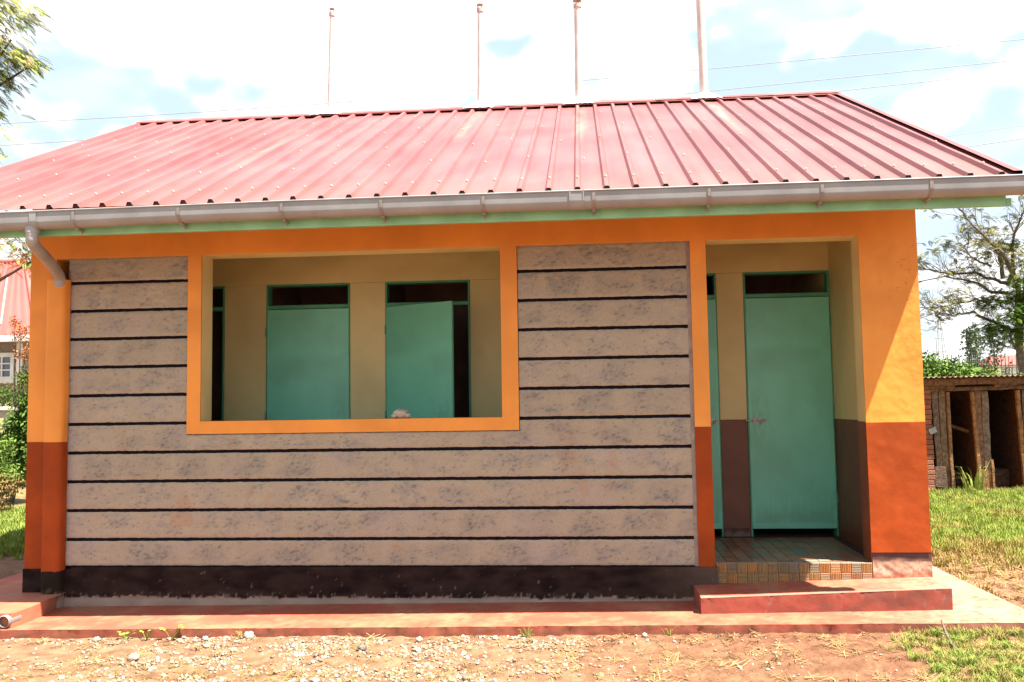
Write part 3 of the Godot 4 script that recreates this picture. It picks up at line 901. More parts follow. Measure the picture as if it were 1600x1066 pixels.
func roof(h: Node3D) -> void:
	var pitch := 0.195
	var under := MB.new()
	# rafters and purlins carry the sheets
	for k in 8:
		var x := -4.9 + 1.07 * k
		for s: int in [-1, 1]:
			var za := EAVE_Z - 0.12 if s > 0 else 2 * RIDGE_Z - EAVE_Z + 0.12
			var pa := Vector3(x, roof_y(za) - 0.10, za)
			var pb := Vector3(x, RIDGE_Y - 0.12, RIDGE_Z)
			var d := pb - pa
			under.box(Vector3(-0.025, -0.05, 0), Vector3(0.025, 0.05, d.length()), 0.0, Color(0.2, 0.14, 0.09), Transform3D(Basis.looking_at(-d.normalized(), Vector3.UP), pa))
	var rf := part(h, "roof", under, M.wood, "gabled roof of faded red box profile sheets")
	var sheet := func(x0: float, ribs: int, back: bool, idx: int) -> MB:
		var b := MB.new()
		var prof := []      # across: x, height
		for r in ribs:
			var o := x0 + r * pitch
			for q: Array in [[0.0, 0.0], [0.014, 0.028], [0.040, 0.028], [0.054, 0.0], [0.10, 0.0015], [0.15, 0.0]]:
				prof.append([o + q[0], q[1]])
		var xe := x0 + ribs * pitch
		prof.append([xe, 0.0])
		if not back:
			prof.append([xe + 0.014, 0.0295]); prof.append([xe + 0.040, 0.0295]); prof.append([xe + 0.05, 0.006])
		var nl := 40
		var tone := 1.0 + 0.07 * sin(idx * 2.7)
		for i in prof.size() - 1:
			var pa: Array = prof[i]
			var pb: Array = prof[i + 1]
			b.grid(1, nl, func(u: float, w: float) -> Vector3:
				var z := lerpf(EAVE_Z, RIDGE_Z + 0.012, w)
				if back: z = 2 * RIDGE_Z - z
				var lift: float = lerpf(pa[1], pb[1], u) + 0.0025 * nz.get_noise_2d(lerpf(pa[0], pb[0], u) * 2.0, z * 1.5)
				return Vector3(minf(lerpf(pa[0], pb[0], u), ROOF_R), roof_y(z) + lift * 0.895, z + lift * 0.446 * (-1.0 if back else 1.0)),
				func(p: Vector3) -> Color:
					var a := nz.get_noise_2d(p.x * 1.1, p.z * 0.8)
					var s := nz.get_noise_2d(p.x * 9.0, p.z * 0.5 + 20)
					var f := nz.get_noise_2d(p.x * 25.0, p.z * 3.0)
					var c := Color(0.265, 0.072, 0.078).lerp(Color(0.34, 0.115, 0.12), clampf(0.45 + a + s * 0.5, 0, 1)) * tone
					# pale lime runs below the vent pipes, dust towards the eave
					var run := 0.0
					for vx: Array in [[-2.87, 0.7], [-1.13, 1.0], [0.0, 1.0], [1.42, 0.9]]:
						var dx: float = p.x - vx[0] - 0.03 * nz.get_noise_1d(p.z * 2.0 + vx[0])
						run = maxf(run, 0.8 * vx[1] * exp(-dx * dx / 0.0022) * smooth(-0.35, -2.4, p.z + 0.9 * nz.get_noise_1d(vx[0] * 9)) * clampf(0.45 + 0.9 * s + 0.6 * f, 0, 1))
					c = c.lerp(Color(0.48, 0.33, 0.25), clampf(run, 0, 0.8))
					return c.lerp(Color(0.38, 0.17, 0.13), 0.22 * smooth(0.1, 0.75, p.z + 0.5 * f)), back)
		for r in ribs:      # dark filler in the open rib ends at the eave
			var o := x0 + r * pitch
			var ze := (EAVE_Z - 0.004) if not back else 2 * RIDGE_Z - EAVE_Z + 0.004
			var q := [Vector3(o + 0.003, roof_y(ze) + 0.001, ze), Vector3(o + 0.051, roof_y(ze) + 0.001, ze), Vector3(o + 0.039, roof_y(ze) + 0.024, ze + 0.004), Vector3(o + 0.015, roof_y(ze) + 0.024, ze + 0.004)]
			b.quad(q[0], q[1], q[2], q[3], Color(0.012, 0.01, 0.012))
		return b
	var x := ROOF_L
	var i := 0
	while x < ROOF_R - 0.05:
		var ribs := mini(4, int(round((ROOF_R - x) / pitch)))
		part(rf, "roof_sheet", sheet.call(x, ribs, false, i), M.roof)
		part(rf, "roof_sheet", sheet.call(x, ribs, true, i + 3), M.roof)
		x += ribs * pitch
		i += 1
	# ridge capping in lengths; it rides on the ribs, so the pans stay open below it
	for k in 4:
		var xa := ROOF_L + (ROOF_R - ROOF_L) / 4.0 * k
		var xb := ROOF_L + (ROOF_R - ROOF_L) / 4.0 * (k + 1) + (0.06 if k < 3 else 0.0)
		var rb := MB.new()
		for s: int in [-1, 1]:
			for layer in 2:
				rb.grid(40, 4, func(u: float, w: float) -> Vector3:
					var xx := lerpf(xa, xb, u)
					var t := w * 0.145
					var sag := 0.004 * nz.get_noise_2d(xx * 7.0, s * 5.0) * w
					return Vector3(xx, RIDGE_Y + 0.040 + 0.003 * k - layer * 0.003 - t * SLOPE + sag, RIDGE_Z + s * t),
					func(p: Vector3) -> Color: return Color(0.30, 0.07, 0.07).lerp(Color(0.36, 0.13, 0.12), clampf(0.5 + nz.get_noise_1d(p.x * 3.0), 0, 1)), s > 0)
			rb.quad(Vector3(xa, RIDGE_Y + 0.04 - 0.145 * SLOPE, RIDGE_Z + s * 0.145), Vector3(xb, RIDGE_Y + 0.04 - 0.145 * SLOPE, RIDGE_Z + s * 0.145), Vector3(xb, RIDGE_Y + 0.028 - 0.145 * SLOPE, RIDGE_Z + s * 0.147), Vector3(xa, RIDGE_Y + 0.028 - 0.145 * SLOPE, RIDGE_Z + s * 0.147), Color(0.3, 0.07, 0.07))
		part(rf, "ridge_cap", rb, M.roof)
	# roof screws
	var sb := MB.new()
	var rowz := [0.62, -0.15, -0.95, -1.75, -2.55]
	for r in 5:
		for k in 41:
			var nn := ROOF_L + pitch * k
			if r > 0 and (k + r) % 2 == 0: continue
			var px := nn + (0.027 if (k + r) % 4 < 2 or r == 0 else 0.075)
			var hgt := 0.030 if px - nn < 0.05 else 0.003
			if px > ROOF_R: continue
			var z: float = rowz[r] + 0.02 * nz.get_noise_1d(k * 13.0 + r)
			var p := Vector3(px, roof_y(z) + hgt, z + hgt * 0.3)
			var up := Vector3(0, 0.895, 0.446)
			sb.tube([p, p + up * 0.003], [0.011, 0.010], 7, Color(1.3, 1.4, 1.5))
			sb.tube([p + up * 0.003, p + up * 0.010], [0.007, 0.006], 6, Color(1.3, 1.4, 1.5))
	var so := part(rf, "roof_screws", sb, M.white_pipe)
	so.set_meta("kind", "stuff")
	# barge trim on the right verge
	var vb := MB.new()
	for s: int in [-1, 1]:
		vb.grid(1, 40, func(u: float, w: float) -> Vector3:
			var z := lerpf(EAVE_Z, RIDGE_Z, w)
			if s < 0: z = 2 * RIDGE_Z - z
			return Vector3(ROOF_R - 0.05 + 0.05 * u, roof_y(z) + 0.034, z), func(_p: Vector3) -> Color: return Color(0.26, 0.075, 0.08), s < 0)
		vb.grid(1, 40, func(u: float, w: float) -> Vector3:
			var z := lerpf(EAVE_Z, RIDGE_Z, w)
			if s < 0: z = 2 * RIDGE_Z - z
			return Vector3(ROOF_R, roof_y(z) + 0.034 - 0.035 * u, z), func(_p: Vector3) -> Color: return Color(0.20, 0.055, 0.06), s < 0)
	part(rf, "verge_trim", vb, M.roof)
	# ---- fascia, gutter, downpipe
	var fb := MB.new()
	fb.box(Vector3(-5.10, 2.866, 0.730), Vector3(2.78, 3.018, 0.770), 0.004)
	fb.box(Vector3(2.78, 2.866, 0.732), Vector3(2.812, 2.918, 0.768), 0.003)
	fb.box(Vector3(2.78, 2.94, 0.732), Vector3(2.796, 3.018, 0.768), 0.003)
	part(h, "fascia_board", fb, M.mint, "mint green fascia board under the gutter")
	var gy := func(xx: float) -> float: return 3.024 + 0.006 * clampf((xx + 4.0) / 6.0, -0.3, 1.2) - 0.020 * smooth(-2.2, -4.6, xx)
	var gr := 0.062
	var gz := 0.850
	var gb := MB.new()
	for layer in 2:
		var r := gr - 0.004 * layer
		gb.grid(60, 14, func(u: float, w: float) -> Vector3:
			var xx := lerpf(GUT_X0, GUT_X1, u)
			var a := -PI * w
			return Vector3(xx, gy.call(xx) - 0.055 + r * sin(a) * 0.95 + (0.055 if w == 0.0 or w == 1.0 else 0.0), gz + r * cos(a)), plain, layer == 0)
	gb.tube([Vector3(GUT_X0, gy.call(GUT_X0), gz + gr), Vector3(-2.0, gy.call(-2.0), gz + gr), Vector3(GUT_X1, gy.call(GUT_X1), gz + gr)], [0.007, 0.007, 0.007], 8)
	for xe: float in [GUT_X0, GUT_X1]:
		for k in 10:
			var a0 := -PI * k / 10.0
			var a1 := -PI * (k + 1) / 10.0
			var yc: float = gy.call(xe) - 0.055
			gb.tri(Vector3(xe, yc, gz), Vector3(xe, yc + gr * sin(a0) * 0.95, gz + gr * cos(a0)), Vector3(xe, yc + gr * sin(a1) * 0.95, gz + gr * cos(a1)))
	var gut := part(h, "gutter", gb, M.gutter, "long grey half round gutter along the eave")
	var hoop := func(xx: float, wide: float, r: float, m: Material, called: String, tail: bool) -> void:
		var q := MB.new()
		var yc: float = gy.call(xx) - 0.055
		q.grid(2, 14, func(u: float, w: float) -> Vector3:
			var a := 0.12 - (PI + 0.0) * w
			return Vector3(xx + (u - 0.5) * wide, yc + r * sin(a) * 0.95 + (0.055 if w == 0.0 else 0.0), gz + r * cos(a)), plain, true)
		if tail:
			q.box(Vector3(xx - wide / 2, yc - r * 0.95 - 0.012, gz - 0.068), Vector3(xx + wide / 2, yc - r * 0.95 + 0.004, gz + 0.012), 0.002)
			q.tube([Vector3(xx, yc - r * 0.95 - 0.004, gz - 0.03), Vector3(xx, yc - r * 0.95 - 0.026, gz - 0.06)], [0.008, 0.006], 6)
		part(gut, called, q, m)
	for k in 11:
		hoop.call(-4.965 + 0.723 * k + 0.03 * sin(k * 5.0), 0.022, gr + 0.004, M.bracket, "gutter_bracket", true)
	hoop.call(-0.03, 0.10, gr + 0.003, M.gutter, "gutter_joint", false)
	hoop.call(-0.075, 0.010, gr + 0.006, M.gutter, "gutter_joint", false)
	hoop.call(0.015, 0.010, gr + 0.006, M.gutter, "gutter_joint", false)
	hoop.call(-3.83, 0.05, gr + 0.004, M.gutter, "gutter_joint", false)
	var dp := MB.new()
	var key := [Vector3(-3.865, 2.975, 0.857), Vector3(-3.865, 2.93, 0.857), Vector3(-3.865, 2.85, 0.857), Vector3(-3.885, 2.800, 0.81), Vector3(-3.99, 2.745, 0.47), Vector3(-4.10, 2.70, 0.17), Vector3(-4.13, 2.665, 0.085), Vector3(-4.135, 2.60, 0.062), Vector3(-4.135, 2.56, 0.062)]
	var pts := []
	for kk in range(1, key.size() - 2):
		for j in 5:
			pts.append((key[kk] as Vector3).cubic_interpolate(key[kk + 1], key[kk - 1], key[kk + 2], j / 5.0))
	pts.append(key[-2])
	dp.tube(pts, [0.042], 16)
	dp.tube([Vector3(-3.865, 2.915, 0.857), Vector3(-3.865, 2.87, 0.857)], [0.047, 0.047], 16)
	dp.tube([Vector3(-4.136, 2.65, 0.07), Vector3(-4.136, 2.62, 0.062)], [0.05, 0.05], 16)
	part(h, "downpipe", dp, M.pipe, "grey plastic downpipe bending from gutter to casing")
	# ---- vent pipes through the ridge
	var vents := [[-2.89, 0.026, 6.19, 0.04], [-1.135, 0.030, 6.15, 0.02], [-0.01, 0.040, 6.14, 0.012], [1.40, 0.046, 6.20, -0.02]]
	for q: Array in vents:
		var vp := MB.new()
		var r: float = q[1]
		var base := Vector3(q[0], RIDGE_Y - 0.3, RIDGE_Z - 0.02)
		var tip := Vector3(q[0] + q[3], q[2], RIDGE_Z - 0.01)
		vp.tube([base, tip], [r, r], 16, Color.WHITE, false)
		var pn := part(h, "vent_pipe", vp, M.white_pipe, "tall thin off-white vent pipe standing on the ridge")
		var cp := MB.new()
		cp.tube([tip - Vector3(0, 0.035, 0), tip + Vector3(0, 0.006, 0)], [r + 0.008, r + 0.008], 14, Color(0.75, 0.62, 0.6))
		for k in 4:
			var a := TAU * k / 4.0 + 0.4
			cp.tube([tip + Vector3(cos(a) * r, 0, sin(a) * r), tip + Vector3(cos(a) * r * 1.2, 0.055, sin(a) * r * 1.2)], [0.006, 0.004], 5, Color(0.6, 0.5, 0.5))
		cp.tube([tip + Vector3(0, 0.052, 0), tip + Vector3(0, 0.062, 0)], [r * 1.3, r * 0.7], 12, Color(0.6, 0.5, 0.48))
		part(pn, "vent_cap", cp, M.white_pipe)
		var fl := MB.new()
		for s: int in [-1, 1]:
			fl.grid(16, 6, func(u: float, w: float) -> Vector3:
				var xx: float = q[0] + (u - 0.5) * 0.34
				var out := 0.16 + 0.03 * nz.get_noise_2d(xx * 20.0, s * 3.0)
				var t := w * out
				var mound: float = 0.045 * exp(-((xx - q[0]) ** 2 + t * t) / 0.006) + 0.012 * (1.0 - w) * smooth(0.17, 0.1, absf(xx - q[0])) + 0.004 * nz.get_noise_2d(xx * 30, t * 30)
				return Vector3(xx, RIDGE_Y + 0.052 - t * SLOPE + mound - 0.006 * smooth(0.13, 0.17, absf(xx - q[0])), RIDGE_Z + s * t), plain, s > 0)
		part(pn, "mortar_flashing", fl, M.white_paint)


# ---------------------------------------------------------------- step, drain
func step() -> void:
	var o := thing("doorstep", "low red cement step below the porch, sunlit at its right end", "step", Vector3(1.6, 0.15, 0.2))
	var b := MB.new()
	var x0 := 0.765
	var x1 := 2.462
	var zf := func(x: float) -> float: return lerpf(0.445, 0.385, (x - x0) / (x1 - x0))
	var ty := func(x: float) -> float: return 0.268 + 0.056 * (x - x0) / (x1 - x0)
	var off := Vector3(1.6, 0.15, 0.2)
	var chip := func(x: float) -> float: return 0.020 * maxf(0.0, nz.get_noise_1d(x * 13.0 + 1.0) - 0.22) + 0.003 * nz.get_noise_1d(x * 40)
	b.grid(120, 14, func(u: float, w: float) -> Vector3:
		var x := lerpf(x0, x1, u)
		var z := lerpf(zf.call(x) - 0.006 - chip.call(x), -0.02, w)
		return Vector3(x, ty.call(x) + 0.002 * nz.get_noise_2d(x * 8, z * 8), z) - off, func(p: Vector3) -> Color:
			var c := worn_red(p + off)
			var lip := smooth(0.03, 0.0, zf.call(p.x + 1.6) - p.z - 0.2 - chip.call(p.x + 1.6))
			return c.lerp(Color(0.50, 0.32, 0.25), lip * 0.6))
	b.grid(120, 8, func(u: float, w: float) -> Vector3:
		var x := lerpf(x0, x1, u)
		var y := lerpf(0.05, ty.call(x) - 0.006, w)
		var ch: float = chip.call(x)
		return Vector3(x, y, zf.call(x) - (ch * 1.0 if w > 0.9 else 0.0) + 0.003 * nz.get_noise_2d(x * 5, y * 9)) - off, func(p: Vector3) -> Color:
			var q := p + off
			var a := nz.get_noise_3dv(q * Vector3(4, 8, 1))
			var f := nz.get_noise_3dv(q * Vector3(16, 26, 1))
			var c := Color(0.32, 0.072, 0.048).lerp(Color(0.21, 0.06, 0.042), clampf(0.4 + a * 1.6, 0, 1))
			c = c.lerp(Color(0.15, 0.065, 0.055), smooth(0.28, 0.45, f * 0.8 + a * 0.3) * 0.8)
			return c.lerp(Color(0.42, 0.22, 0.16), 0.4 * smooth(0.5, 0.6, f + 0.25 * smooth(0.26, 0.31, q.y))))
	b.grid(2, 8, func(u: float, w: float) -> Vector3:
		var x := lerpf(x0, x1, u)
		return Vector3(x, ty.call(x) - 0.006 * (1.0 - w), zf.call(x) - 0.006 * w) - off, func(_p: Vector3) -> Color: return Color(0.40, 0.19, 0.14))
	for xs: float in [x0, x1]:
		var z1: float = zf.call(xs)
		var y1: float = ty.call(xs)
		var a := Vector3(xs, 0.05, -0.02) - off
		var d := Vector3(xs, 0.05, z1) - off
		var e := Vector3(xs, y1 - 0.005, z1) - off
		var g := Vector3(xs, y1, -0.02) - off
		if xs == x0: b.quad(a, d, e, g, Color(0.32, 0.10, 0.075))
		else: b.quad(d, a, g, e, Color(0.32, 0.10, 0.075))
	part(o, "step_body", b, M.apron)

func drain() -> void:
	var o := thing("drain_box", "raised red cement drain box at the left end of the apron", "drain", Vector3(-4.5, 0.1, 0.35))
	var off := Vector3(-4.5, 0.1, 0.35)
	var b := MB.new()
	var col := func(p: Vector3) -> Color: return worn_red(p + off).lerp(Color(0.5, 0.17, 0.10), 0.5)
	var xr := -4.05
	b.grid(20, 16, func(u: float, w: float) -> Vector3:
		var x := lerpf(-5.2, xr - 0.006, u)
		return Vector3(x, 0.205 + 0.003 * nz.get_noise_2d(x * 5, w * 6), lerpf(0.70, 0.0, w)) - off, col)
	b.grid(20, 5, func(u: float, w: float) -> Vector3:
		return Vector3(lerpf(-5.2, xr - 0.006, u), lerpf(0.05, 0.199, w), 0.706) - off, col)
	b.grid(16, 5, func(u: float, w: float) -> Vector3:
		return Vector3(xr - 0.06 * smooth(0.35, 0.0, lerpf(0.70, 0.03, u)), lerpf(0.05, 0.199, w), lerpf(0.70, 0.03, u)) - off, col)
	b.grid(20, 1, func(u: float, w: float) -> Vector3:
		return Vector3(lerpf(-5.2, xr - 0.006, u), lerpf(0.199, 0.205, w), lerpf(0.706, 0.70, w)) - off, col)
	b.grid(16, 1, func(u: float, w: float) -> Vector3:
		return Vector3(xr - 0.006 * w - 0.06 * smooth(0.35, 0.0, lerpf(0.70, 0.03, u)), lerpf(0.199, 0.205, w), lerpf(0.70, 0.03, u)) - off, col)
	b.quad(Vector3(xr - 0.006, 0.05, 0.706) - off, Vector3(xr, 0.05, 0.70) - off, Vector3(xr, 0.199, 0.70) - off, Vector3(xr - 0.006, 0.199, 0.706) - off, Color(0.5, 0.18, 0.11))
	part(o, "drain_body", b, M.apron)
	var p := MB.new()
	var c := Vector3(-4.090, 0.150, 0.0) - off
	p.tube([c + Vector3(0, 0, 0.60), c + Vector3(0, 0, 0.735)], [0.044, 0.044], 24, Color(0.6, 0.6, 0.6), false)
	p.tube([c + Vector3(0, 0, 0.735), c + Vector3(0, 0, 0.736)], [0.044, 0.038], 24, Color(0.8, 0.8, 0.8), false)
	p.tube([c + Vector3(0, 0, 0.736), c + Vector3(0, 0, 0.45)], [0.038, 0.038], 24, Color(0.5, 0.5, 0.5), false)
	p.tube([c + Vector3(0, 0, 0.46), c + Vector3(0, 0, 0.45)], [0.038, 0.0], 24, Color(0.2, 0.18, 0.16), false)
	part(o, "drain_pipe", p, M.pipe, "grey plastic pipe end poking out of the drain box")


# ---------------------------------------------------------------- old wooden shed on the right
func plank(parent: Node, called: String, a: Vector3, b_: Vector3, wide: float, thick: float, col: Color, face_turn := 0.0) -> void:
	var b := MB.new()
	var d := b_ - a
	var n := maxi(2, int(d.length() / 0.12))
	var side := Vector3(cos(face_turn), 0, sin(face_turn))
	if absf(d.normalized().dot(side)) > 0.8: side = Vector3(0, 1, 0)
	side = (side - d.normalized() * side.dot(d.normalized())).normalized()
	var front := side.cross(d.normalized()).normalized()
	if front.z < 0: front = -front
	var sd := a.x * 13.0 + a.y * 7.0
	var ring := func(t: float) -> Array:
		var p := a + d * t
		var w := wide / 2 * (1.0 + 0.10 * nz.get_noise_1d(t * 6 + sd))
		var o := side * (0.012 * nz.get_noise_1d(t * 4 + sd + 50))
		var k := minf(0.004, thick * 0.2)
		return [p + o - side * w + front * (thick / 2 - k), p + o - side * (w - k) + front * thick / 2, p + o + side * (w - k) + front * thick / 2, p + o + side * w + front * (thick / 2 - k), p + o + side * w - front * thick / 2, p + o - side * w - front * thick / 2]
	for i in n:
		var r0: Array = ring.call(float(i) / n)
		var r1: Array = ring.call(float(i + 1) / n)
		var c := col * (0.92 + 0.25 * nz.get_noise_1d(i * 3.3 + sd))
		for k in 6:
			b.quad(r0[k], r0[(k + 1) % 6], r1[(k + 1) % 6], r1[k], c)
	var e0: Array = ring.call(0.0)
	var e1: Array = ring.call(1.0)
	b.quad(e0[0], e0[5], e0[4], e0[3], col)
	b.quad(e1[0], e1[3], e1[4], e1[5], col)
	part(parent, called, b, M.wood)

func shed() -> void:
	var Z := -7.0
	var o := thing("wooden_shed", "old open fronted plank shed with rusty tin roof, right of the block", "shed", Vector3(6.5, 0.27, Z))
	var L := func(x: float, y: float, z := 0.0) -> Vector3: return Vector3(x - 6.5, y - 0.27, z)
	var old := Color(0.27, 0.17, 0.11)
	var grey := Color(0.30, 0.23, 0.18)
	var fresh := Color(0.50, 0.27, 0.12)
	# roof: corrugated sheets on a beam, low at the back
	for k in 5:
		var b := MB.new()
		var x0 := 4.72 + 0.76 * k
		b.grid(60, 8, func(u: float, w: float) -> Vector3:
			var x := x0 + 0.80 * u
			return Vector3(x - 6.5, 1.915 + 0.004 * (x - 5.0) - 0.27 + 0.011 * sin(x * TAU / 0.076) - 0.02 * w + 0.004 * nz.get_noise_2d(x * 3, w * 4) + 0.002 * (k % 2), lerpf(0.28, -1.7, w)),
			func(p: Vector3) -> Color: return Color(1, 1, 1).lerp(Color(1.25, 0.8, 0.5), clampf(0.5 + 1.2 * nz.get_noise_3dv(p * 1.5), 0, 1)))
		part(o, "roof_sheet", b, M.tin)
	plank(o, "front_beam", L.call(4.9, 1.845, 0.12), L.call(8.4, 1.875, 0.12), 0.10, 0.06, Color(0.30, 0.17, 0.10))
	plank(o, "roof_pole", L.call(4.9, 1.79, 0.06), L.call(5.45, 1.80, 0.02), 0.09, 0.07, Color(0.34, 0.2, 0.12))
	plank(o, "roof_pole", L.call(6.0, 1.80, 0.07), L.call(6.6, 1.86, 0.05), 0.08, 0.07, Color(0.36, 0.2, 0.12))
	plank(o, "door_head", L.call(5.1, 1.735, 0.0), L.call(5.75, 1.745, 0.0), 0.06, 0.05, old)
	plank(o, "door_head", L.call(5.75, 1.745, 0.0), L.call(6.50, 1.755, 0.0), 0.06, 0.05, old)
	# left brick stub wall, each brick a piece
	var bw := MB.new()
	bw.box(L.call(4.90, 0.1, -1.6), L.call(5.10, 1.75, -0.04), 0.0, Color(0.5, 0.45, 0.4))
	var wall := part(o, "brick_wall", bw, M.brick)
	var bm := []
	for k in 4:
		var q := MB.new()
		q.box(Vector3(-0.10, -0.034, -0.05), Vector3(0.10, 0.034, 0.05), 0.006, Color(1, 1, 1) * (0.75 + 0.16 * k))
		bm.append(q.done(M.brick))
	rng.seed = 31
	for r in 20:
		var q := put(wall, "brick", bm[rng.randi() % 4])
		q.position = L.call(5.005 + rng.randf_range(-0.008, 0.012), 0.30 + 0.074 * r, 0.0)
		q.rotation.y = rng.randf_range(-0.04, 0.04)
	# posts and boards
	plank(o, "wall_board", L.call(5.20, 0.48, 0.0), L.call(5.175, 1.71, 0.0), 0.085, 0.03, grey)
	plank(o, "wall_board", L.call(5.290, 0.30, 0.005), L.call(5.275, 1.71, 0.005), 0.09, 0.03, Color(0.31, 0.24, 0.17))
	plank(o, "door_post", L.call(5.365, 0.25, 0.03), L.call(5.350, 1.70, 0.03), 0.045, 0.05, Color(0.40, 0.25, 0.13))
	plank(o, "low_board", L.call(5.12, 0.45, 0.02), L.call(5.33, 0.44, 0.02), 0.30, 0.02, Color(0.22, 0.15, 0.11))
	plank(o, "door_post", L.call(5.755, 0.22, 0.04), L.call(5.700, 1.70, 0.03), 0.05, 0.05, fresh)
	plank(o, "wall_board", L.call(5.800, 0.60, 0.01), L.call(5.785, 1.71, 0.01), 0.085, 0.03, Color(0.36, 0.2, 0.12))
	plank(o, "wall_board", L.call(5.880, 0.55, 0.02), L.call(5.880, 1.70, 0.02), 0.095, 0.03, Color(0.33, 0.26, 0.21))
	plank(o, "low_board", L.call(5.835, 0.20, 0.025), L.call(5.835, 0.56, 0.025), 0.15, 0.03, Color(0.46, 0.22, 0.10))
	plank(o, "door_post", L.call(5.945, 0.22, 0.04), L.call(5.925, 0.70, 0.04), 0.035, 0.04, fresh)
	plank(o, "door_post", L.call(6.395, 0.2, 0.03), L.call(6.345, 1.71, 0.03), 0.055, 0.05, fresh)
	plank(o, "wall_board", L.call(6.47, 0.2, 0.0), L.call(6.46, 1.71, 0.0), 0.09, 0.03, grey)
	for k in 14:
		plank(o, "wall_board", L.call(6.57 + 0.115 * k, 0.22, 0.0), L.call(6.57 + 0.115 * k, 1.73, 0.0), 0.105, 0.025, [old, grey, fresh * 0.8][k % 3])
	# inside: mud back wall and partition, low slabs, leaning pole
	var q2 := MB.new()
	q2.box(L.call(4.9, 0.1, -1.62), L.call(8.3, 1.86, -1.52), 0.0, Color(1.0, 0.8, 0.75))
	q2.box(L.call(5.76, 0.1, -1.52), L.call(5.84, 1.8, -0.06), 0.0, Color(0.9, 0.8, 0.75))
	q2.box(L.call(6.42, 0.1, -1.52), L.call(6.50, 1.8, -0.06), 0.0, Color(0.9, 0.8, 0.75))
	part(o, "mud_wall", q2, M.mud)
	var q3 := MB.new()
	q3.box(L.call(5.12, 0.1, -1.52), L.call(5.755, 0.50, -0.55), 0.03, Color(1.6, 1.6, 1.5))
	q3.box(L.call(5.85, 0.1, -1.52), L.call(6.41, 0.52, -0.45), 0.03, Color(1.7, 1.7, 1.5))
	part(o, "seat_slab", q3, M.mud)
	plank(o, "leaning_pole", L.call(5.20, 1.32, -0.5), L.call(5.74, 1.10, -0.25), 0.05, 0.05, Color(0.36, 0.18, 0.10))
	plank(o, "inner_post", L.call(5.50, 0.4, -0.9), L.call(5.62, 1.8, -1.0), 0.09, 0.05, Color(0.25, 0.15, 0.10))
	plank(o, "inner_post", L.call(6.05, 0.5, -1.45), L.call(6.35, 1.55, -1.45), 0.07, 0.03, Color(0.2, 0.12, 0.09))
	var tin := MB.new()
	tin.box(Vector3(-0.05, -0.04, -0.004), Vector3(0.06, 0.045, 0.0), 0.001, Color(0.7, 0.75, 0.8), Transform3D(Basis(Vector3(0, 0, 1), 0.4), L.call(5.10, 1.13, 0.07)))
	part(o, "tin_scrap", tin, M.steel)


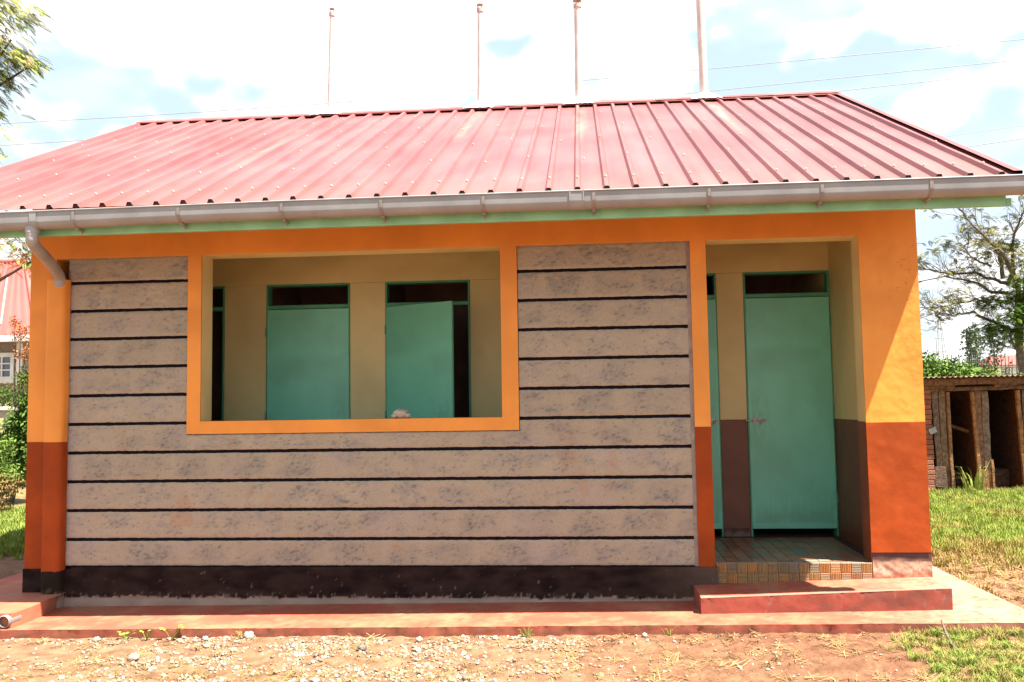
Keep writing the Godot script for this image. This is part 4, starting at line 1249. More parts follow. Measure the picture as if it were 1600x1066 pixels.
# ---------------------------------------------------------------- house on the left
func left_house() -> void:
	var Z := -16.0
	var o := thing("red_roofed_house", "house with red sheet roof and white window, behind the left pillar", "house", Vector3(-17.0, 1.6, Z))
	var L := func(x: float, y: float, z := 0.0) -> Vector3: return Vector3(x + 17.0, y - 1.6, z)
	var b := MB.new()
	b.box(L.call(-22, 1.2, -6.0), L.call(-15.02, 3.62, 0.0))
	part(o, "wall", b, M.house_stone)
	b = MB.new()
	b.box(L.call(-22, 1.2, 0.004), L.call(-14.95, 2.30, 0.06), 0.01)
	part(o, "base_course", b, M.salmon)
	b = MB.new()
	b.box(L.call(-15.12, 2.30, 0.02), L.call(-14.98, 3.60, 0.10), 0.01)
	part(o, "corner_post", b, M.white_paint)
	# hipped roof with ribbed sheets
	var e0: Vector3 = L.call(-23, 3.62, 0.55)
	var e1: Vector3 = L.call(-14.25, 3.62, 0.55)
	var r0: Vector3 = L.call(-20.5, 6.2, -3.0)
	var r1: Vector3 = L.call(-16.95, 6.2, -3.0)
	var k1: Vector3 = L.call(-14.25, 3.62, -6.5)
	b = MB.new()
	b.grid(120, 1, func(u: float, w: float) -> Vector3:
		var bump := 0.03 if int(u * 120) % 4 == 0 else 0.0
		return e0.lerp(e1, u).lerp(r0.lerp(r1, u), w) + Vector3(0, bump, 0), plain)
	b.quad(e1, k1, r1, r1)
	b.quad(k1, L.call(-23, 3.62, -6.5), r0, r1)
	var rf := part(o, "roof", b, M.house_roof)
	b = MB.new()
	b.tube([r1, e1], [0.07, 0.07], 6)
	b.tube([r0, r1], [0.08, 0.08], 6)
	part(rf, "ridge_cap", b, M.salmon)
	b = MB.new()
	b.tube([L.call(-15.55, 3.96, 0.13), L.call(-16.98, 5.64, -2.2)], [0.02, 0.02], 6)
	part(rf, "roof_strip", b, M.white_paint)
	b = MB.new()
	b.box(e0 + Vector3(0, -0.17, -0.03), e1 + Vector3(0, 0.0, 0.03), 0.01)
	part(o, "fascia_board", b, M.white_paint)
	# window with white bars
	b = MB.new()
	var wx0 := -16.4
	var wx1 := -15.20
	for q: Array in [[wx0, wx1, 3.08, 3.20], [wx0, wx1, 2.38, 2.56], [wx0, wx0 + 0.1, 2.56, 3.08], [wx1 - 0.1, wx1, 2.56, 3.08]]:
		b.box(L.call(q[0], q[2], 0.0), L.call(q[1], q[3], 0.08), 0.008)
	for k in range(1, 4):
		var x: float = lerpf(wx0 + 0.1, wx1 - 0.1, k / 4.0)
		b.box(L.call(x - 0.02, 2.56, 0.01), L.call(x + 0.02, 3.08, 0.06), 0.004)
	for k in range(1, 3):
		var y: float = lerpf(2.56, 3.08, k / 3.0)
		b.box(L.call(wx0 + 0.1, y - 0.018, 0.012), L.call(wx1 - 0.1, y + 0.018, 0.058), 0.004)
	var wn := part(o, "window", b, M.white_paint)
	for i in 4:
		for j in 3:
			b = MB.new()
			var xa: float = lerpf(wx0 + 0.1, wx1 - 0.1, i / 4.0)
			var ya: float = lerpf(2.56, 3.08, j / 3.0)
			b.box(L.call(xa, ya, 0.004), L.call(xa + 0.25, ya + 0.173, 0.016))
			part(wn, "pane", b, M.glass)
	# garden wall below it
	var g := thing("garden_wall", "low grey garden wall below the red roofed house", "wall", Vector3(-14, 1.2, -12.6))
	b = MB.new()
	b.box(Vector3(-6, -0.6, -0.15), Vector3(1.15, 0.45, 0.15), 0.02)
	part(g, "wall_body", b, M.cement)
	b = MB.new()
	b.box(Vector3(-6, 0.452, -0.19), Vector3(1.19, 0.53, 0.19), 0.015)
	part(g, "coping", b, M.white_paint)


# ---------------------------------------------------------------- plants
func leaf_spray(pairs: int, length: float, leaf: float, wide: float) -> ArrayMesh:   # one feathery compound leaf along +z
	var b := MB.new()
	b.tube([Vector3.ZERO, Vector3(0, 0.01, length * 0.5), Vector3(0, -0.02, length)], [0.003, 0.002, 0.001], 3, Color(0.7, 0.6, 0.4), false)
	for i in pairs:
		var t := (i + 0.6) / pairs
		var p := Vector3(0, 0.02 * sin(t * PI) - 0.02 * t, length * t)
		var l := leaf * sin(PI * (0.15 + 0.8 * t))
		for s: int in [-1, 1]:
			var q := p + Vector3(s * l, -0.25 * l, 0.45 * l)
			var m := (p + q) / 2.0
			b.quad(p, m + Vector3(0, 0.05 * l, -wide), q, m + Vector3(0, -0.02 * l, wide), Color(1, 1, 1))
	return b.done(M.leaf)

func leaf_cluster(count: int, size: float, sd: int) -> ArrayMesh:
	var b := MB.new()
	var r := RandomNumberGenerator.new()
	r.seed = sd
	for i in count:
		var d := Vector3(r.randf_range(-1, 1), r.randf_range(-0.5, 1), r.randf_range(-1, 1)).normalized()
		var p := d * r.randf_range(0.1, 0.8) * size
		var t := d.cross(Vector3(r.randf_range(-1, 1), 1, r.randf_range(-1, 1))).normalized()
		var l := size * r.randf_range(0.6, 1.1)
		var tip := p + (d + Vector3(0, -0.35, 0)).normalized() * l
		var m := p.lerp(tip, 0.45) + Vector3(0, 0.06 * l, 0)
		var k := r.randf_range(0.8, 1.15)
		b.tri(p, m + t * l * 0.28, tip, Color(k, k, k))
		b.tri(p, tip, m - t * l * 0.28, Color(k * 0.95, k * 0.95, k))
	return b.done(M.leaf)

func grow(b: MB, pts: Array, r0: float, r1: float, sides := 7) -> void:
	var rr := []
	for i in pts.size():
		rr.append(lerpf(r0, r1, pow(float(i) / (pts.size() - 1), 0.8)))
	b.tube(pts, rr, sides, Color.WHITE)

func twig(b: MB, p: Vector3, d: Vector3, length: float, r: float, depth: int, tips: Array) -> void:
	var pts := [p]
	var q := p
	var dir := d
	for i in 4:
		dir = (dir + Vector3(rng.randf_range(-0.35, 0.35), rng.randf_range(-0.2, 0.35), rng.randf_range(-0.35, 0.35))).normalized()
		q += dir * length / 4.0
		pts.append(q)
	grow(b, pts, r, r * 0.4, 5)
	if depth == 0:
		tips.append([q, dir])
		return
	for k in 3:
		var at: Vector3 = pts[1 + k]
		var nd := (dir + Vector3(rng.randf_range(-1, 1), rng.randf_range(-0.5, 0.9), rng.randf_range(-1, 1))).normalized()
		twig(b, at, nd, length * 0.62, r * 0.5, depth - 1, tips)
	tips.append([q, dir])

func trees() -> void:
	rng.seed = 101
	# ---- the half bare spreading tree behind the shed
	var base := Vector3(10.66, ground_y(10.66, -16.0), -16.0)
	var o := thing("spreading_tree", "half bare spreading tree with feathery leaves behind the wooden shed", "tree", base)
	var limbs := [
		[[10.66, 1.0], [10.66, 2.21], [10.63, 2.74], [10.59, 3.27], [10.43, 4.17], [10.28, 4.53], [9.96, 4.98], [9.54, 5.31], [9.01, 5.78], [8.68, 6.15], 0.13],
		[[10.35, 4.39], [10.02, 4.49], [9.73, 4.68], [9.09, 4.74], [8.66, 4.89], [8.34, 5.39], 0.05],
		[[10.55, 3.23], [10.22, 3.37], [9.92, 3.49], [9.46, 3.66], [9.03, 3.62], [8.77, 3.58], [8.35, 3.64], 0.06],
		[[10.28, 4.53], [10.25, 4.89], [10.27, 5.2], [10.11, 5.56], [9.89, 6.25], 0.06],
		[[10.44, 4.35], [10.62, 4.7], [10.53, 5.42], [10.69, 6.0], [10.76, 6.49], 0.06],
		[[10.34, 4.17], [10.0, 4.18], [9.63, 4.5], [9.04, 4.65], [8.39, 4.53], 0.05],
		[[10.63, 2.74], [10.75, 3.54], [10.78, 4.43], [10.97, 4.87], [10.94, 5.76], [11.15, 6.48], 0.09],
		[[10.03, 4.8], [9.57, 5.04], [9.54, 5.27], [9.68, 5.53], 0.03],
		[[10.69, 2.74], [10.53, 2.83], [10.41, 2.97], [10.38, 3.19], 0.03],
		[[9.99, 3.91], [9.61, 4.01], [9.18, 3.93], [8.66, 3.85], [8.36, 3.95], 0.03],
		[[10.78, 4.43], [11.4, 4.9], [12.0, 5.2], [12.6, 5.8], 0.06], [[10.75, 3.54], [11.5, 3.8], [12.3, 4.1], [13.0, 4.6], 0.06]]
	var b := MB.new()
	var tips := []
	for li in limbs.size():
		var l: Array = limbs[li]
		var r0: float = l[-1]
		var pts := []
		for i in l.size() - 1:
			var dz := 0.0 if li == 0 and i < 4 else (0.35 * i - 0.5) * (1.0 if li % 2 == 0 else -1.0) * 0.55
			pts.append(Vector3(l[i][0], l[i][1], -16.0 + dz) - base)
		if li > 0: pts[0].z = pts[0].z * 0.3
		var fine := []
		for i in pts.size() - 1:
			for k in 3:
				var t := k / 3.0
				fine.append(pts[i].lerp(pts[i + 1], t) + Vector3(rng.randf_range(-1, 1), rng.randf_range(-1, 1), 0) * 0.025)
		fine.append(pts[-1])
		grow(b, fine, r0, 0.009)
		for i in range(4 if li == 0 else 2, fine.size()):
			if li == 0 and i < 12: continue
			for k in 3:
				if rng.randf() < 0.7:
					var along: Vector3 = (fine[i] - fine[i - 1]).normalized()
					twig(b, fine[i], (along * 0.8 + Vector3(rng.randf_range(-0.8, 0.3), rng.randf_range(-0.5, 0.9), rng.randf_range(-0.8, 0.8))).normalized(), rng.randf_range(0.35, 0.8), 0.009, 1, tips)
	part(o, "trunk", b, M.bark)
	var spray := leaf_spray(9, 0.19, 0.05, 0.010)
	var xf := []
	var cols := []
	var leafy := func(p: Vector3, n: int, spread: float, lo: Color, hi: Color) -> void:
		for i in n:
			var q := p + Vector3(rng.randfn(), rng.randfn() * 0.6, rng.randfn()) * spread
			var yaw := rng.randf() * TAU
			var bs := Basis.from_euler(Vector3(rng.randf_range(-0.2, 0.7), yaw, rng.randf_range(-0.5, 0.5))).scaled(Vector3.ONE * rng.randf_range(0.7, 1.2))
			xf.append(Transform3D(bs, q))
			cols.append(lo.lerp(hi, rng.randf()))
	for t: Array in tips:
		var p: Vector3 = t[0]
		var wx := p + base
		if rng.randf() < (0.32 if wx.x > 9.6 else 0.16):
			leafy.call(p, 7, 0.10, Color(0.09, 0.105, 0.025), Color(0.19, 0.18, 0.04))
	# the dense green boughs low on the right
	for q: Array in [[10.1, 4.0, 120, 0.16], [10.45, 3.95, 140, 0.2], [10.7, 4.1, 160, 0.25], [10.25, 3.55, 150, 0.2], [10.6, 3.5, 170, 0.24], [10.1, 3.15, 140, 0.2], [10.4, 3.05, 120, 0.18], [9.85, 3.95, 70, 0.14], [10.35, 4.35, 70, 0.16], [10.9, 3.2, 150, 0.3], [11.2, 4.2, 180, 0.35], [11.8, 4.6, 180, 0.4], [9.8, 3.35, 50, 0.12], [10.0, 5.2, 30, 0.15], [10.5, 5.3, 30, 0.15], [12.3, 4.4, 160, 0.4], [8.45, 3.65, 26, 0.13], [8.75, 3.6, 16, 0.10]]:
		var far_left: bool = q[0] < 9.0
		leafy.call(Vector3(q[0], q[1], -15.6 + rng.randf_range(-0.6, 0.5)) - base, int(q[2] * 1.25), q[3] * 1.1, Color(0.05, 0.065, 0.03) if far_left else Color(0.035, 0.085, 0.015), Color(0.08, 0.10, 0.05) if far_left else Color(0.12, 0.20, 0.03))
	# a few orange seed pods or flowers among them
	for i in 50:
		xf.append(Transform3D(Basis.from_euler(Vector3(0, rng.randf() * 6, 0)).scaled(Vector3(0.5, 0.5, 0.35)), Vector3(rng.randf_range(9.9, 11.2), rng.randf_range(4.0, 4.4), -15.4) - base))
		cols.append(Color(0.5, 0.16, 0.05))
	scatter(o, "crown", spray, xf, cols)

	# ---- tree at the upper left, trunk outside the picture
	rng.seed = 202
	base = Vector3(-9.6, ground_y(-9.6, -4.0), -4.0)
	var l := thing("feathery_tree", "feathery leaved tree reaching in at the upper left corner", "tree", base)
	b = MB.new()
	tips = []
	grow(b, [Vector3(0, -0.1, 0), Vector3(0.1, 1.5, 0), Vector3(0.25, 3.2, 0.1), Vector3(0.5, 5.0, 0), Vector3(0.7, 6.8, 0)], 0.2, 0.06)
	var boughs := [[Vector3(0.3, 3.6, 0), Vector3(1.4, 5.2, 0.0), Vector3(2.3, 6.35, 0.1)], [Vector3(0.45, 4.6, 0), Vector3(1.5, 5.6, -0.2), Vector3(2.45, 6.0, 0.0)], [Vector3(0.2, 3.0, 0), Vector3(1.2, 4.4, 0.0), Vector3(1.85, 4.75, 0.0)], [Vector3(0.6, 5.8, 0), Vector3(1.5, 6.7, 0.1), Vector3(2.4, 7.1, 0.1)], [Vector3(0.6, 5.5, 0), Vector3(0, 6.8, 0.5), Vector3(-0.8, 7.4, 0.6)], [Vector3(0.3, 3.9, 0), Vector3(-0.9, 4.8, -0.4), Vector3(-1.9, 5.4, -0.5)]]
	for bo: Array in boughs:
		grow(b, bo, 0.05, 0.012, 6)
	part(l, "trunk", b, M.bark)
	xf = []
	cols = []
	var frond := leaf_spray(14, 0.24, 0.05, 0.008)
	# x, y, how many, spread: clusters of fronds that hang down and to the right
	for q: Array in [[-7.45, 6.98, 60, 0.16], [-7.2, 6.85, 50, 0.13], [-6.98, 6.80, 26, 0.09], [-7.5, 6.6, 60, 0.15], [-7.3, 6.35, 60, 0.13], [-7.08, 6.22, 50, 0.10], [-6.95, 6.12, 22, 0.06], [-7.5, 6.1, 70, 0.15], [-7.33, 5.98, 40, 0.10], [-7.5, 5.75, 40, 0.09], [-7.48, 5.55, 26, 0.07], [-7.46, 5.08, 16, 0.05], [-7.40, 4.98, 10, 0.05], [-7.8, 6.6, 120, 0.3], [-8.0, 5.8, 120, 0.3], [-8.3, 7.1, 150, 0.4], [-7.6, 7.3, 90, 0.3], [-9.6, 7.4, 200, 0.6], [-10.6, 6.6, 200, 0.6], [-9.0, 6.6, 200, 0.5], [-11.2, 5.6, 120, 0.4]]:
		for i in int(q[2] * 1.5):
			var p := Vector3(q[0] - 0.20, q[1], -4.0) + Vector3(rng.randfn() * q[3], rng.randfn() * q[3] * 0.6, rng.randfn() * q[3] * 1.6)
			var bs := Basis.from_euler(Vector3(rng.randf_range(0.25, 0.9), PI / 2 + rng.randf_range(-0.9, 0.9), rng.randf_range(-0.4, 0.4))).scaled(Vector3.ONE * rng.randf_range(0.55, 1.0))
			xf.append(Transform3D(bs, p - base))
			cols.append(Color(0.14, 0.20, 0.04).lerp(Color(0.36, 0.38, 0.09), rng.randf()) if rng.randf() < 0.85 else Color(0.26, 0.20, 0.11))
	scatter(l, "crown", frond, xf, cols)
	# ---- second tree lower down by the red house, with orange flowers
	rng.seed = 303
	base = Vector3(-11.6, ground_y(-11.6, -8.0), -8.0)
	l = thing("flowering_tree", "tree with orange flowers between gutter and red house roof", "tree", base)
	b = MB.new()
	grow(b, [Vector3(0, -0.1, 0), Vector3(0.1, 1.2, 0), Vector3(0.3, 2.4, 0), Vector3(0.9, 3.4, 0), Vector3(2.0, 4.0, 0)], 0.13, 0.02)
	grow(b, [Vector3(0.3, 2.4, 0), Vector3(0.2, 3.4, 0.1), Vector3(-0.3, 4.6, 0.2)], 0.07, 0.02)
	part(l, "trunk", b, M.bark)
	xf = []
	cols = []
	for q: Array in [[-9.62, 4.30, 60, 0.16], [-9.35, 4.15, 40, 0.13], [-9.85, 4.5, 70, 0.2], [-9.15, 4.25, 26, 0.1], [-10.3, 4.6, 120, 0.3], [-11.2, 4.9, 160, 0.45], [-12.2, 5.0, 160, 0.45]]:
		for i in q[2]:
			var p := Vector3(q[0], q[1], -8.0) + Vector3(rng.randfn(), rng.randfn() * 0.7, rng.randfn()) * float(q[3])
			xf.append(Transform3D(Basis.from_euler(Vector3(rng.randf_range(-0.2, 0.8), rng.randf() * TAU, rng.randf_range(-0.4, 0.4))).scaled(Vector3.ONE * rng.randf_range(0.5, 1.0)), p - base))
			cols.append(Color(0.12, 0.20, 0.04).lerp(Color(0.24, 0.28, 0.06), rng.randf()) if rng.randf() < 0.68 else Color(0.50, 0.14, 0.05))
	scatter(l, "crown", frond, xf, cols)


# a leafy bush: stems and a crown of small leaf clusters in lumps
func bush(called: String, label: String, category: String, at: Vector3, lumps: Array, density: float, lo: Color, hi: Color, cl: Mesh, group := "") -> void:
	var o := thing(called, label, category, at, group)
	var b := MB.new()
	var xf := []
	var cols := []
	for q: Array in lumps:     # x, y, z, radius
		var ctr := Vector3(q[0], q[1], q[2])
		grow(b, [Vector3(ctr.x * 0.2, -0.05, ctr.z * 0.2), ctr * Vector3(0.6, 0.5, 0.6), ctr], 0.025, 0.006, 5)
		var r: float = q[3]
		var n := int(density * r * r)
		for i in n:
			var d := Vector3(rng.randfn(), rng.randfn(), rng.randfn()).normalized()
			var k := pow(rng.randf(), 0.45)
			var p := ctr + d * r * k * (1.0 + 0.35 * nz.get_noise_3dv((ctr + d) * 3.0)) * Vector3(1, 0.85, 1)
			xf.append(Transform3D(Basis.from_euler(Vector3(rng.randf() * 1.0, rng.randf() * TAU, rng.randf() * 1.0)).scaled(Vector3.ONE * rng.randf_range(0.6, 1.2)), p))
			cols.append(lo.lerp(hi, clampf(rng.randf() * 0.8 + 0.25 * nz.get_noise_3dv(p * 4.0), 0, 1)))
	part(o, "stem", b, M.bark)
	scatter(o, "foliage", cl, xf, cols)

func shrubs() -> void:
	rng.seed = 404
	var big := leaf_cluster(7, 0.085, 1)
	var small := leaf_cluster(8, 0.05, 2)
	# left side, beside the left pillar, nearest first
	bush("shrub", "bright green leafy shrub low beside the left pillar", "shrub", Vector3(-9.1, ground_y(-9.1, -6.3), -6.3), [[0.05, 0.75, 0.1, 0.30], [0.35, 0.55, 0.2, 0.24], [-0.4, 0.6, 0, 0.35], [0.15, 0.98, 0, 0.22]], 3400.0, Color(0.08, 0.15, 0.03), Color(0.24, 0.34, 0.07), small)
	bush("dry_vine", "pale dry creeper hanging under the bright green shrub", "creeper", Vector3(-8.85, ground_y(-8.85, -6.0), -6.0), [[-0.05, 0.35, 0, 0.26], [0.22, 0.45, 0, 0.22], [0.1, 0.12, 0.1, 0.22], [-0.4, 0.3, 0, 0.3]], 2200.0, Color(0.18, 0.12, 0.05), Color(0.36, 0.26, 0.10), small)
	bush("tall_shrub", "tall dark leafy shrub pressed against the left pillar edge", "shrub", Vector3(-9.55, ground_y(-9.55, -7.4), -7.4), [[0.30, 1.25, 0, 0.36], [0.2, 0.85, 0.0, 0.40], [0.42, 1.62, 0, 0.22], [0.0, 0.6, 0, 0.4]], 3000.0, Color(0.04, 0.09, 0.02), Color(0.15, 0.23, 0.05), big)
	bush("clipped_bush", "round dark clipped bush in front of the house base", "bush", Vector3(-13.6, ground_y(-13.6, -13.4), -13.4), [[0.02, 0.40, 0, 0.34], [-0.5, 0.32, 0, 0.40], [-1.2, 0.4, 0, 0.4], [0.4, 0.3, 0.1, 0.3]], 2200.0, Color(0.04, 0.08, 0.02), Color(0.12, 0.19, 0.05), small)
	bush("flowering_climber", "thin climber with red flowers in front of the house corner", "climber", Vector3(-10.45, ground_y(-10.45, -9.0), -9.0), [[0.0, 2.85, 0, 0.20], [0.1, 2.45, 0, 0.17], [-0.12, 3.05, 0, 0.12]], 1500.0, Color(0.30, 0.10, 0.04), Color(0.42, 0.24, 0.12), small)
	bush("climber_shrub", "green shrub below the red flowering climber", "shrub", Vector3(-10.45, ground_y(-10.45, -9.1), -9.1), [[0.10, 2.0, 0, 0.24], [0.12, 1.55, 0, 0.26], [0.05, 1.1, 0, 0.3], [0.0, 0.6, 0, 0.4]], 2400.0, Color(0.07, 0.11, 0.02), Color(0.20, 0.24, 0.06), small)
	# right side, behind the shed
	bush("hedge", "bright green hedge bush rising behind the shed roof, next to the block", "hedge", Vector3(6.3, ground_y(6.3, -10), -10.0), [[-0.15, 1.75, 0, 0.42], [0.25, 1.7, 0.1, 0.40], [0.6, 1.55, 0, 0.38], [-0.5, 1.6, 0, 0.45], [0.2, 1.1, 0, 0.6]], 2200.0, Color(0.07, 0.14, 0.03), Color(0.19, 0.30, 0.06), big)
	bush("hedge", "lower green hedge bush behind the shed roof, left of the tree", "hedge", Vector3(7.6, ground_y(7.6, -11), -11.0), [[-0.35, 1.55, 0, 0.32], [0.0, 1.6, 0, 0.34], [0.4, 1.45, 0, 0.35], [0.9, 1.4, 0, 0.4]], 1900.0, Color(0.08, 0.12, 0.03), Color(0.22, 0.26, 0.07), big)


func wires() -> void:
	var sets := [
		["uppermost power line crossing the sky on the right", [[-60, 11.9], [-18.57, 10.86], [-13.83, 10.92], [-8.07, 11.06], [3.01, 11.58], [13.07, 12.10], [50, 15.5]], -20.0, 0.011],
		["second power line, just under the uppermost one", [[-60, 11.1], [-18.55, 10.28], [-15.13, 10.36], [2.99, 11.02], [13.04, 11.63], [50, 14.9]], -20.4, 0.011],
		["third power line, passing right above the roof ridge", [[-60, 10.3], [-18.53, 9.59], [-17.46, 9.61], [6.2, 10.93], [13.03, 11.40], [50, 14.4]], -20.8, 0.011],
		["faint power line right of the roof slope", [[-60, 5.0], [8.0, 9.0], [10.39, 9.24], [12.93, 9.52], [50, 13.5]], -20.0, 0.007],
		["lowest power line right of the roof slope", [[-60, 4.6], [8.0, 8.66], [10.92, 8.97], [12.91, 9.2], [50, 13.0]], -20.3, 0.011]]
	for q: Array in sets:
		var b := MB.new()
		var pts := []
		var rr := []
		var l: Array = q[1]
		for i in l.size() - 1:
			for k in 6:
				var t := k / 6.0
				var a: Array = l[maxi(i - 1, 0)]
				var p0: Array = l[i]
				var p1: Array = l[i + 1]
				var c: Array = l[mini(i + 2, l.size() - 1)]
				pts.append(Vector3(lerpf(p0[0], p1[0], t), lerpf(p0[1], p1[1], t), q[2]))
				rr.append(q[3])
		pts.append(Vector3(l[-1][0], l[-1][1], q[2]))
		rr.append(q[3])
		b.tube(pts, rr, 5)
		var o := part(self, "power_line", b, M.wire)
		o.name = "power_line" if not used.has("power_line") else numbered("power_line")
		if not used.has("power_line"): used["power_line"] = 0
		tag(o, q[0], "power line", "overhead power lines")


func far_things() -> void:
	rng.seed = 505
	# slender trees in the distance, left of the spreading tree
	var cl := leaf_cluster(7, 0.17, 3)
	var spots := [[19.15, 5.0, "leftmost of the slender grey green trees far behind the shed"], [19.75, 5.2, "middle one of the slender grey green trees far behind the shed"], [20.6, 5.3, "rightmost of the slender grey green trees far behind the shed"]]
	for s: Array in spots:
		var base := Vector3(s[0], ground_y(s[0], -40.0), -40.0 + rng.randf_range(-1, 1))
		var o := thing("slender_tree", s[2], "tree", base, "slender trees far behind the shed")
		var b := MB.new()
		var hgt: float = s[1] - base.y
		grow(b, [Vector3(0, -0.2, 0), Vector3(0.05, hgt * 0.5, 0), Vector3(0, hgt, 0)], 0.07, 0.015, 6)
		part(o, "trunk", b, M.bark)
		var xf := []
		var cols := []
		for i in 170:
			var t := rng.randf_range(0.15, 1.0)
			var r := 0.36 * (1.1 - t) + 0.14
			xf.append(Transform3D(Basis.from_euler(Vector3(rng.randf(), rng.randf() * 6, rng.randf())).scaled(Vector3.ONE * rng.randf_range(0.6, 1.1)), Vector3(rng.randfn() * r * 0.7, hgt * t, rng.randfn() * r * 0.7)))
			cols.append(Color(0.07, 0.10, 0.06).lerp(Color(0.14, 0.18, 0.11), rng.randf()))
		scatter(o, "crown", cl, xf, cols)
	# scrub line further off
	var k := 0
	for s: Array in [[24.0, -60.0, 2.6, "left"], [31.5, -62.0, 2.6, "right"]]:
		var lumps := []
		for i in 7:
			lumps.append([rng.randf_range(-3, 3), rng.randf_range(0.5, 1.6), rng.randf_range(-1, 1), rng.randf_range(0.6, 1.0)])
		bush("distant_scrub", "%s clump of distant scrub trees on the skyline behind the fence" % s[3], "scrub", Vector3(s[0], ground_y(s[0], s[1]), s[1]), lumps, 260.0, Color(0.08, 0.12, 0.07), Color(0.14, 0.19, 0.10), cl)
	# far red roofed house
	var h := thing("distant_house", "distant house with salmon roof behind the stake fence", "house", Vector3(29.9, ground_y(29.9, -60), -60.0))
	var gy := h.position.y
	var b2 := MB.new()
	b2.box(Vector3(-1.2, -0.3, -1.5), Vector3(1.2, 3.85 - gy, 1.5))
	part(h, "wall", b2, M.white_paint)
	b2 = MB.new()
	var ey := 3.85 - gy
	b2.quad(Vector3(-1.5, ey, 1.8), Vector3(1.5, ey, 1.8), Vector3(0.9, ey + 0.75, 0), Vector3(-0.9, ey + 0.75, 0))
	b2.tri(Vector3(1.5, ey, 1.8), Vector3(1.5, ey, -1.8), Vector3(0.9, ey + 0.75, 0))
	b2.tri(Vector3(-1.5, ey, -1.8), Vector3(-1.5, ey, 1.8), Vector3(-0.9, ey + 0.75, 0))
	b2.quad(Vector3(1.5, ey, -1.8), Vector3(-1.5, ey, -1.8), Vector3(-0.9, ey + 0.75, 0), Vector3(0.9, ey + 0.75, 0))
	part(h, "roof", b2, M.house_roof)
	# stake fence in front of it
	var f := thing("stake_fence", "fence of thin upright grey stakes below the spreading tree", "fence", Vector3(14.0, ground_y(14.0, -25.0), -25.0))
	var sm := []
	for i in 3:
		var q := MB.new()
		q.tube([Vector3(0, -0.3, 0), Vector3(0.02 * (i - 1), 0.6, 0), Vector3(0.01, 1.2 + 0.1 * i, 0.01)], [0.024, 0.021, 0.015], 5, Color(0.75, 0.75, 0.78))
		sm.append(q.done(M.bark))
	for i in 34:
		var st := put(f, "stake", sm[rng.randi() % 3])
		var x := -1.6 + 0.125 * i + rng.randf_range(-0.02, 0.02)
		st.position = Vector3(x, ground_y(14.0 + x, -25.0) - f.position.y - 0.15, 0)
	var rail := MB.new()
	rail.tube([Vector3(-1.7, 0.75, 0.03), Vector3(2.8, 0.8, 0.03)], [0.015, 0.015], 5)
	part(f, "rail", rail, M.bark)
	# lattice mast on the skyline
	var tw := thing("lattice_mast", "faint lattice mast on the skyline right beside the block", "mast", Vector3(33.3, ground_y(33.3, -80.0), -80.0))
	var tb := MB.new()
	var H := 9.2 - tw.position.y
	for s: Array in [[-1, -1], [1, -1], [1, 1], [-1, 1]]:
		tb.tube([Vector3(s[0] * 0.85, -0.3, s[1] * 0.85), Vector3(s[0] * 0.3, H * 0.55, s[1] * 0.3), Vector3(s[0] * 0.05, H, s[1] * 0.05)], [0.05, 0.04, 0.03], 5, Color(0.9, 0.95, 1.1))
	part(tw, "leg", tb, M.pipe)
	tb = MB.new()
	for i in 8:
		var y0 := H * 0.55 * i / 8.0
		var y1 := H * 0.55 * (i + 1) / 8.0
		var r0 := lerpf(0.85, 0.3, i / 8.0)
		var r1 := lerpf(0.85, 0.3, (i + 1) / 8.0)
		for z: float in [-1.0, 1.0]:
			tb.tube([Vector3(-r0, y0, z * r0), Vector3(r1, y1, z * r1)], [0.025, 0.025], 4, Color(0.9, 0.95, 1.1))
			tb.tube([Vector3(r0, y0, z * r0), Vector3(-r1, y1, z * r1)], [0.025, 0.025], 4, Color(0.9, 0.95, 1.1))
	for y: float in [H * 0.55, H * 0.72]:
		tb.tube([Vector3(-0.9, y, 0), Vector3(0.9, y, 0)], [0.04, 0.04], 4, Color(0.9, 0.95, 1.1))
	part(tw, "brace", tb, M.pipe)


# ---------------------------------------------------------------- loose things
func stone_at(at: Vector3, r: Vector3, label: String, col: Color, group := "") -> void:
	var b := MB.new()
	b.lump(Vector3.ZERO, r, nz, 0.32, col, 11, 8)
	for i in b.v.size():
		b.v[i] += b.v[i] * 0.25 * nz.get_noise_3dv(b.v[i] * 25.0 + at * 50.0)
	var o := part(self, "stone", b, M.stone_grey)
	o.name = numbered("stone") if used.has("stone") else "stone"
	if not used.has("stone"): used["stone"] = 0
	o.position = at
	o.rotation.y = rng.randf() * TAU
	tag(o, label, "stone", group)

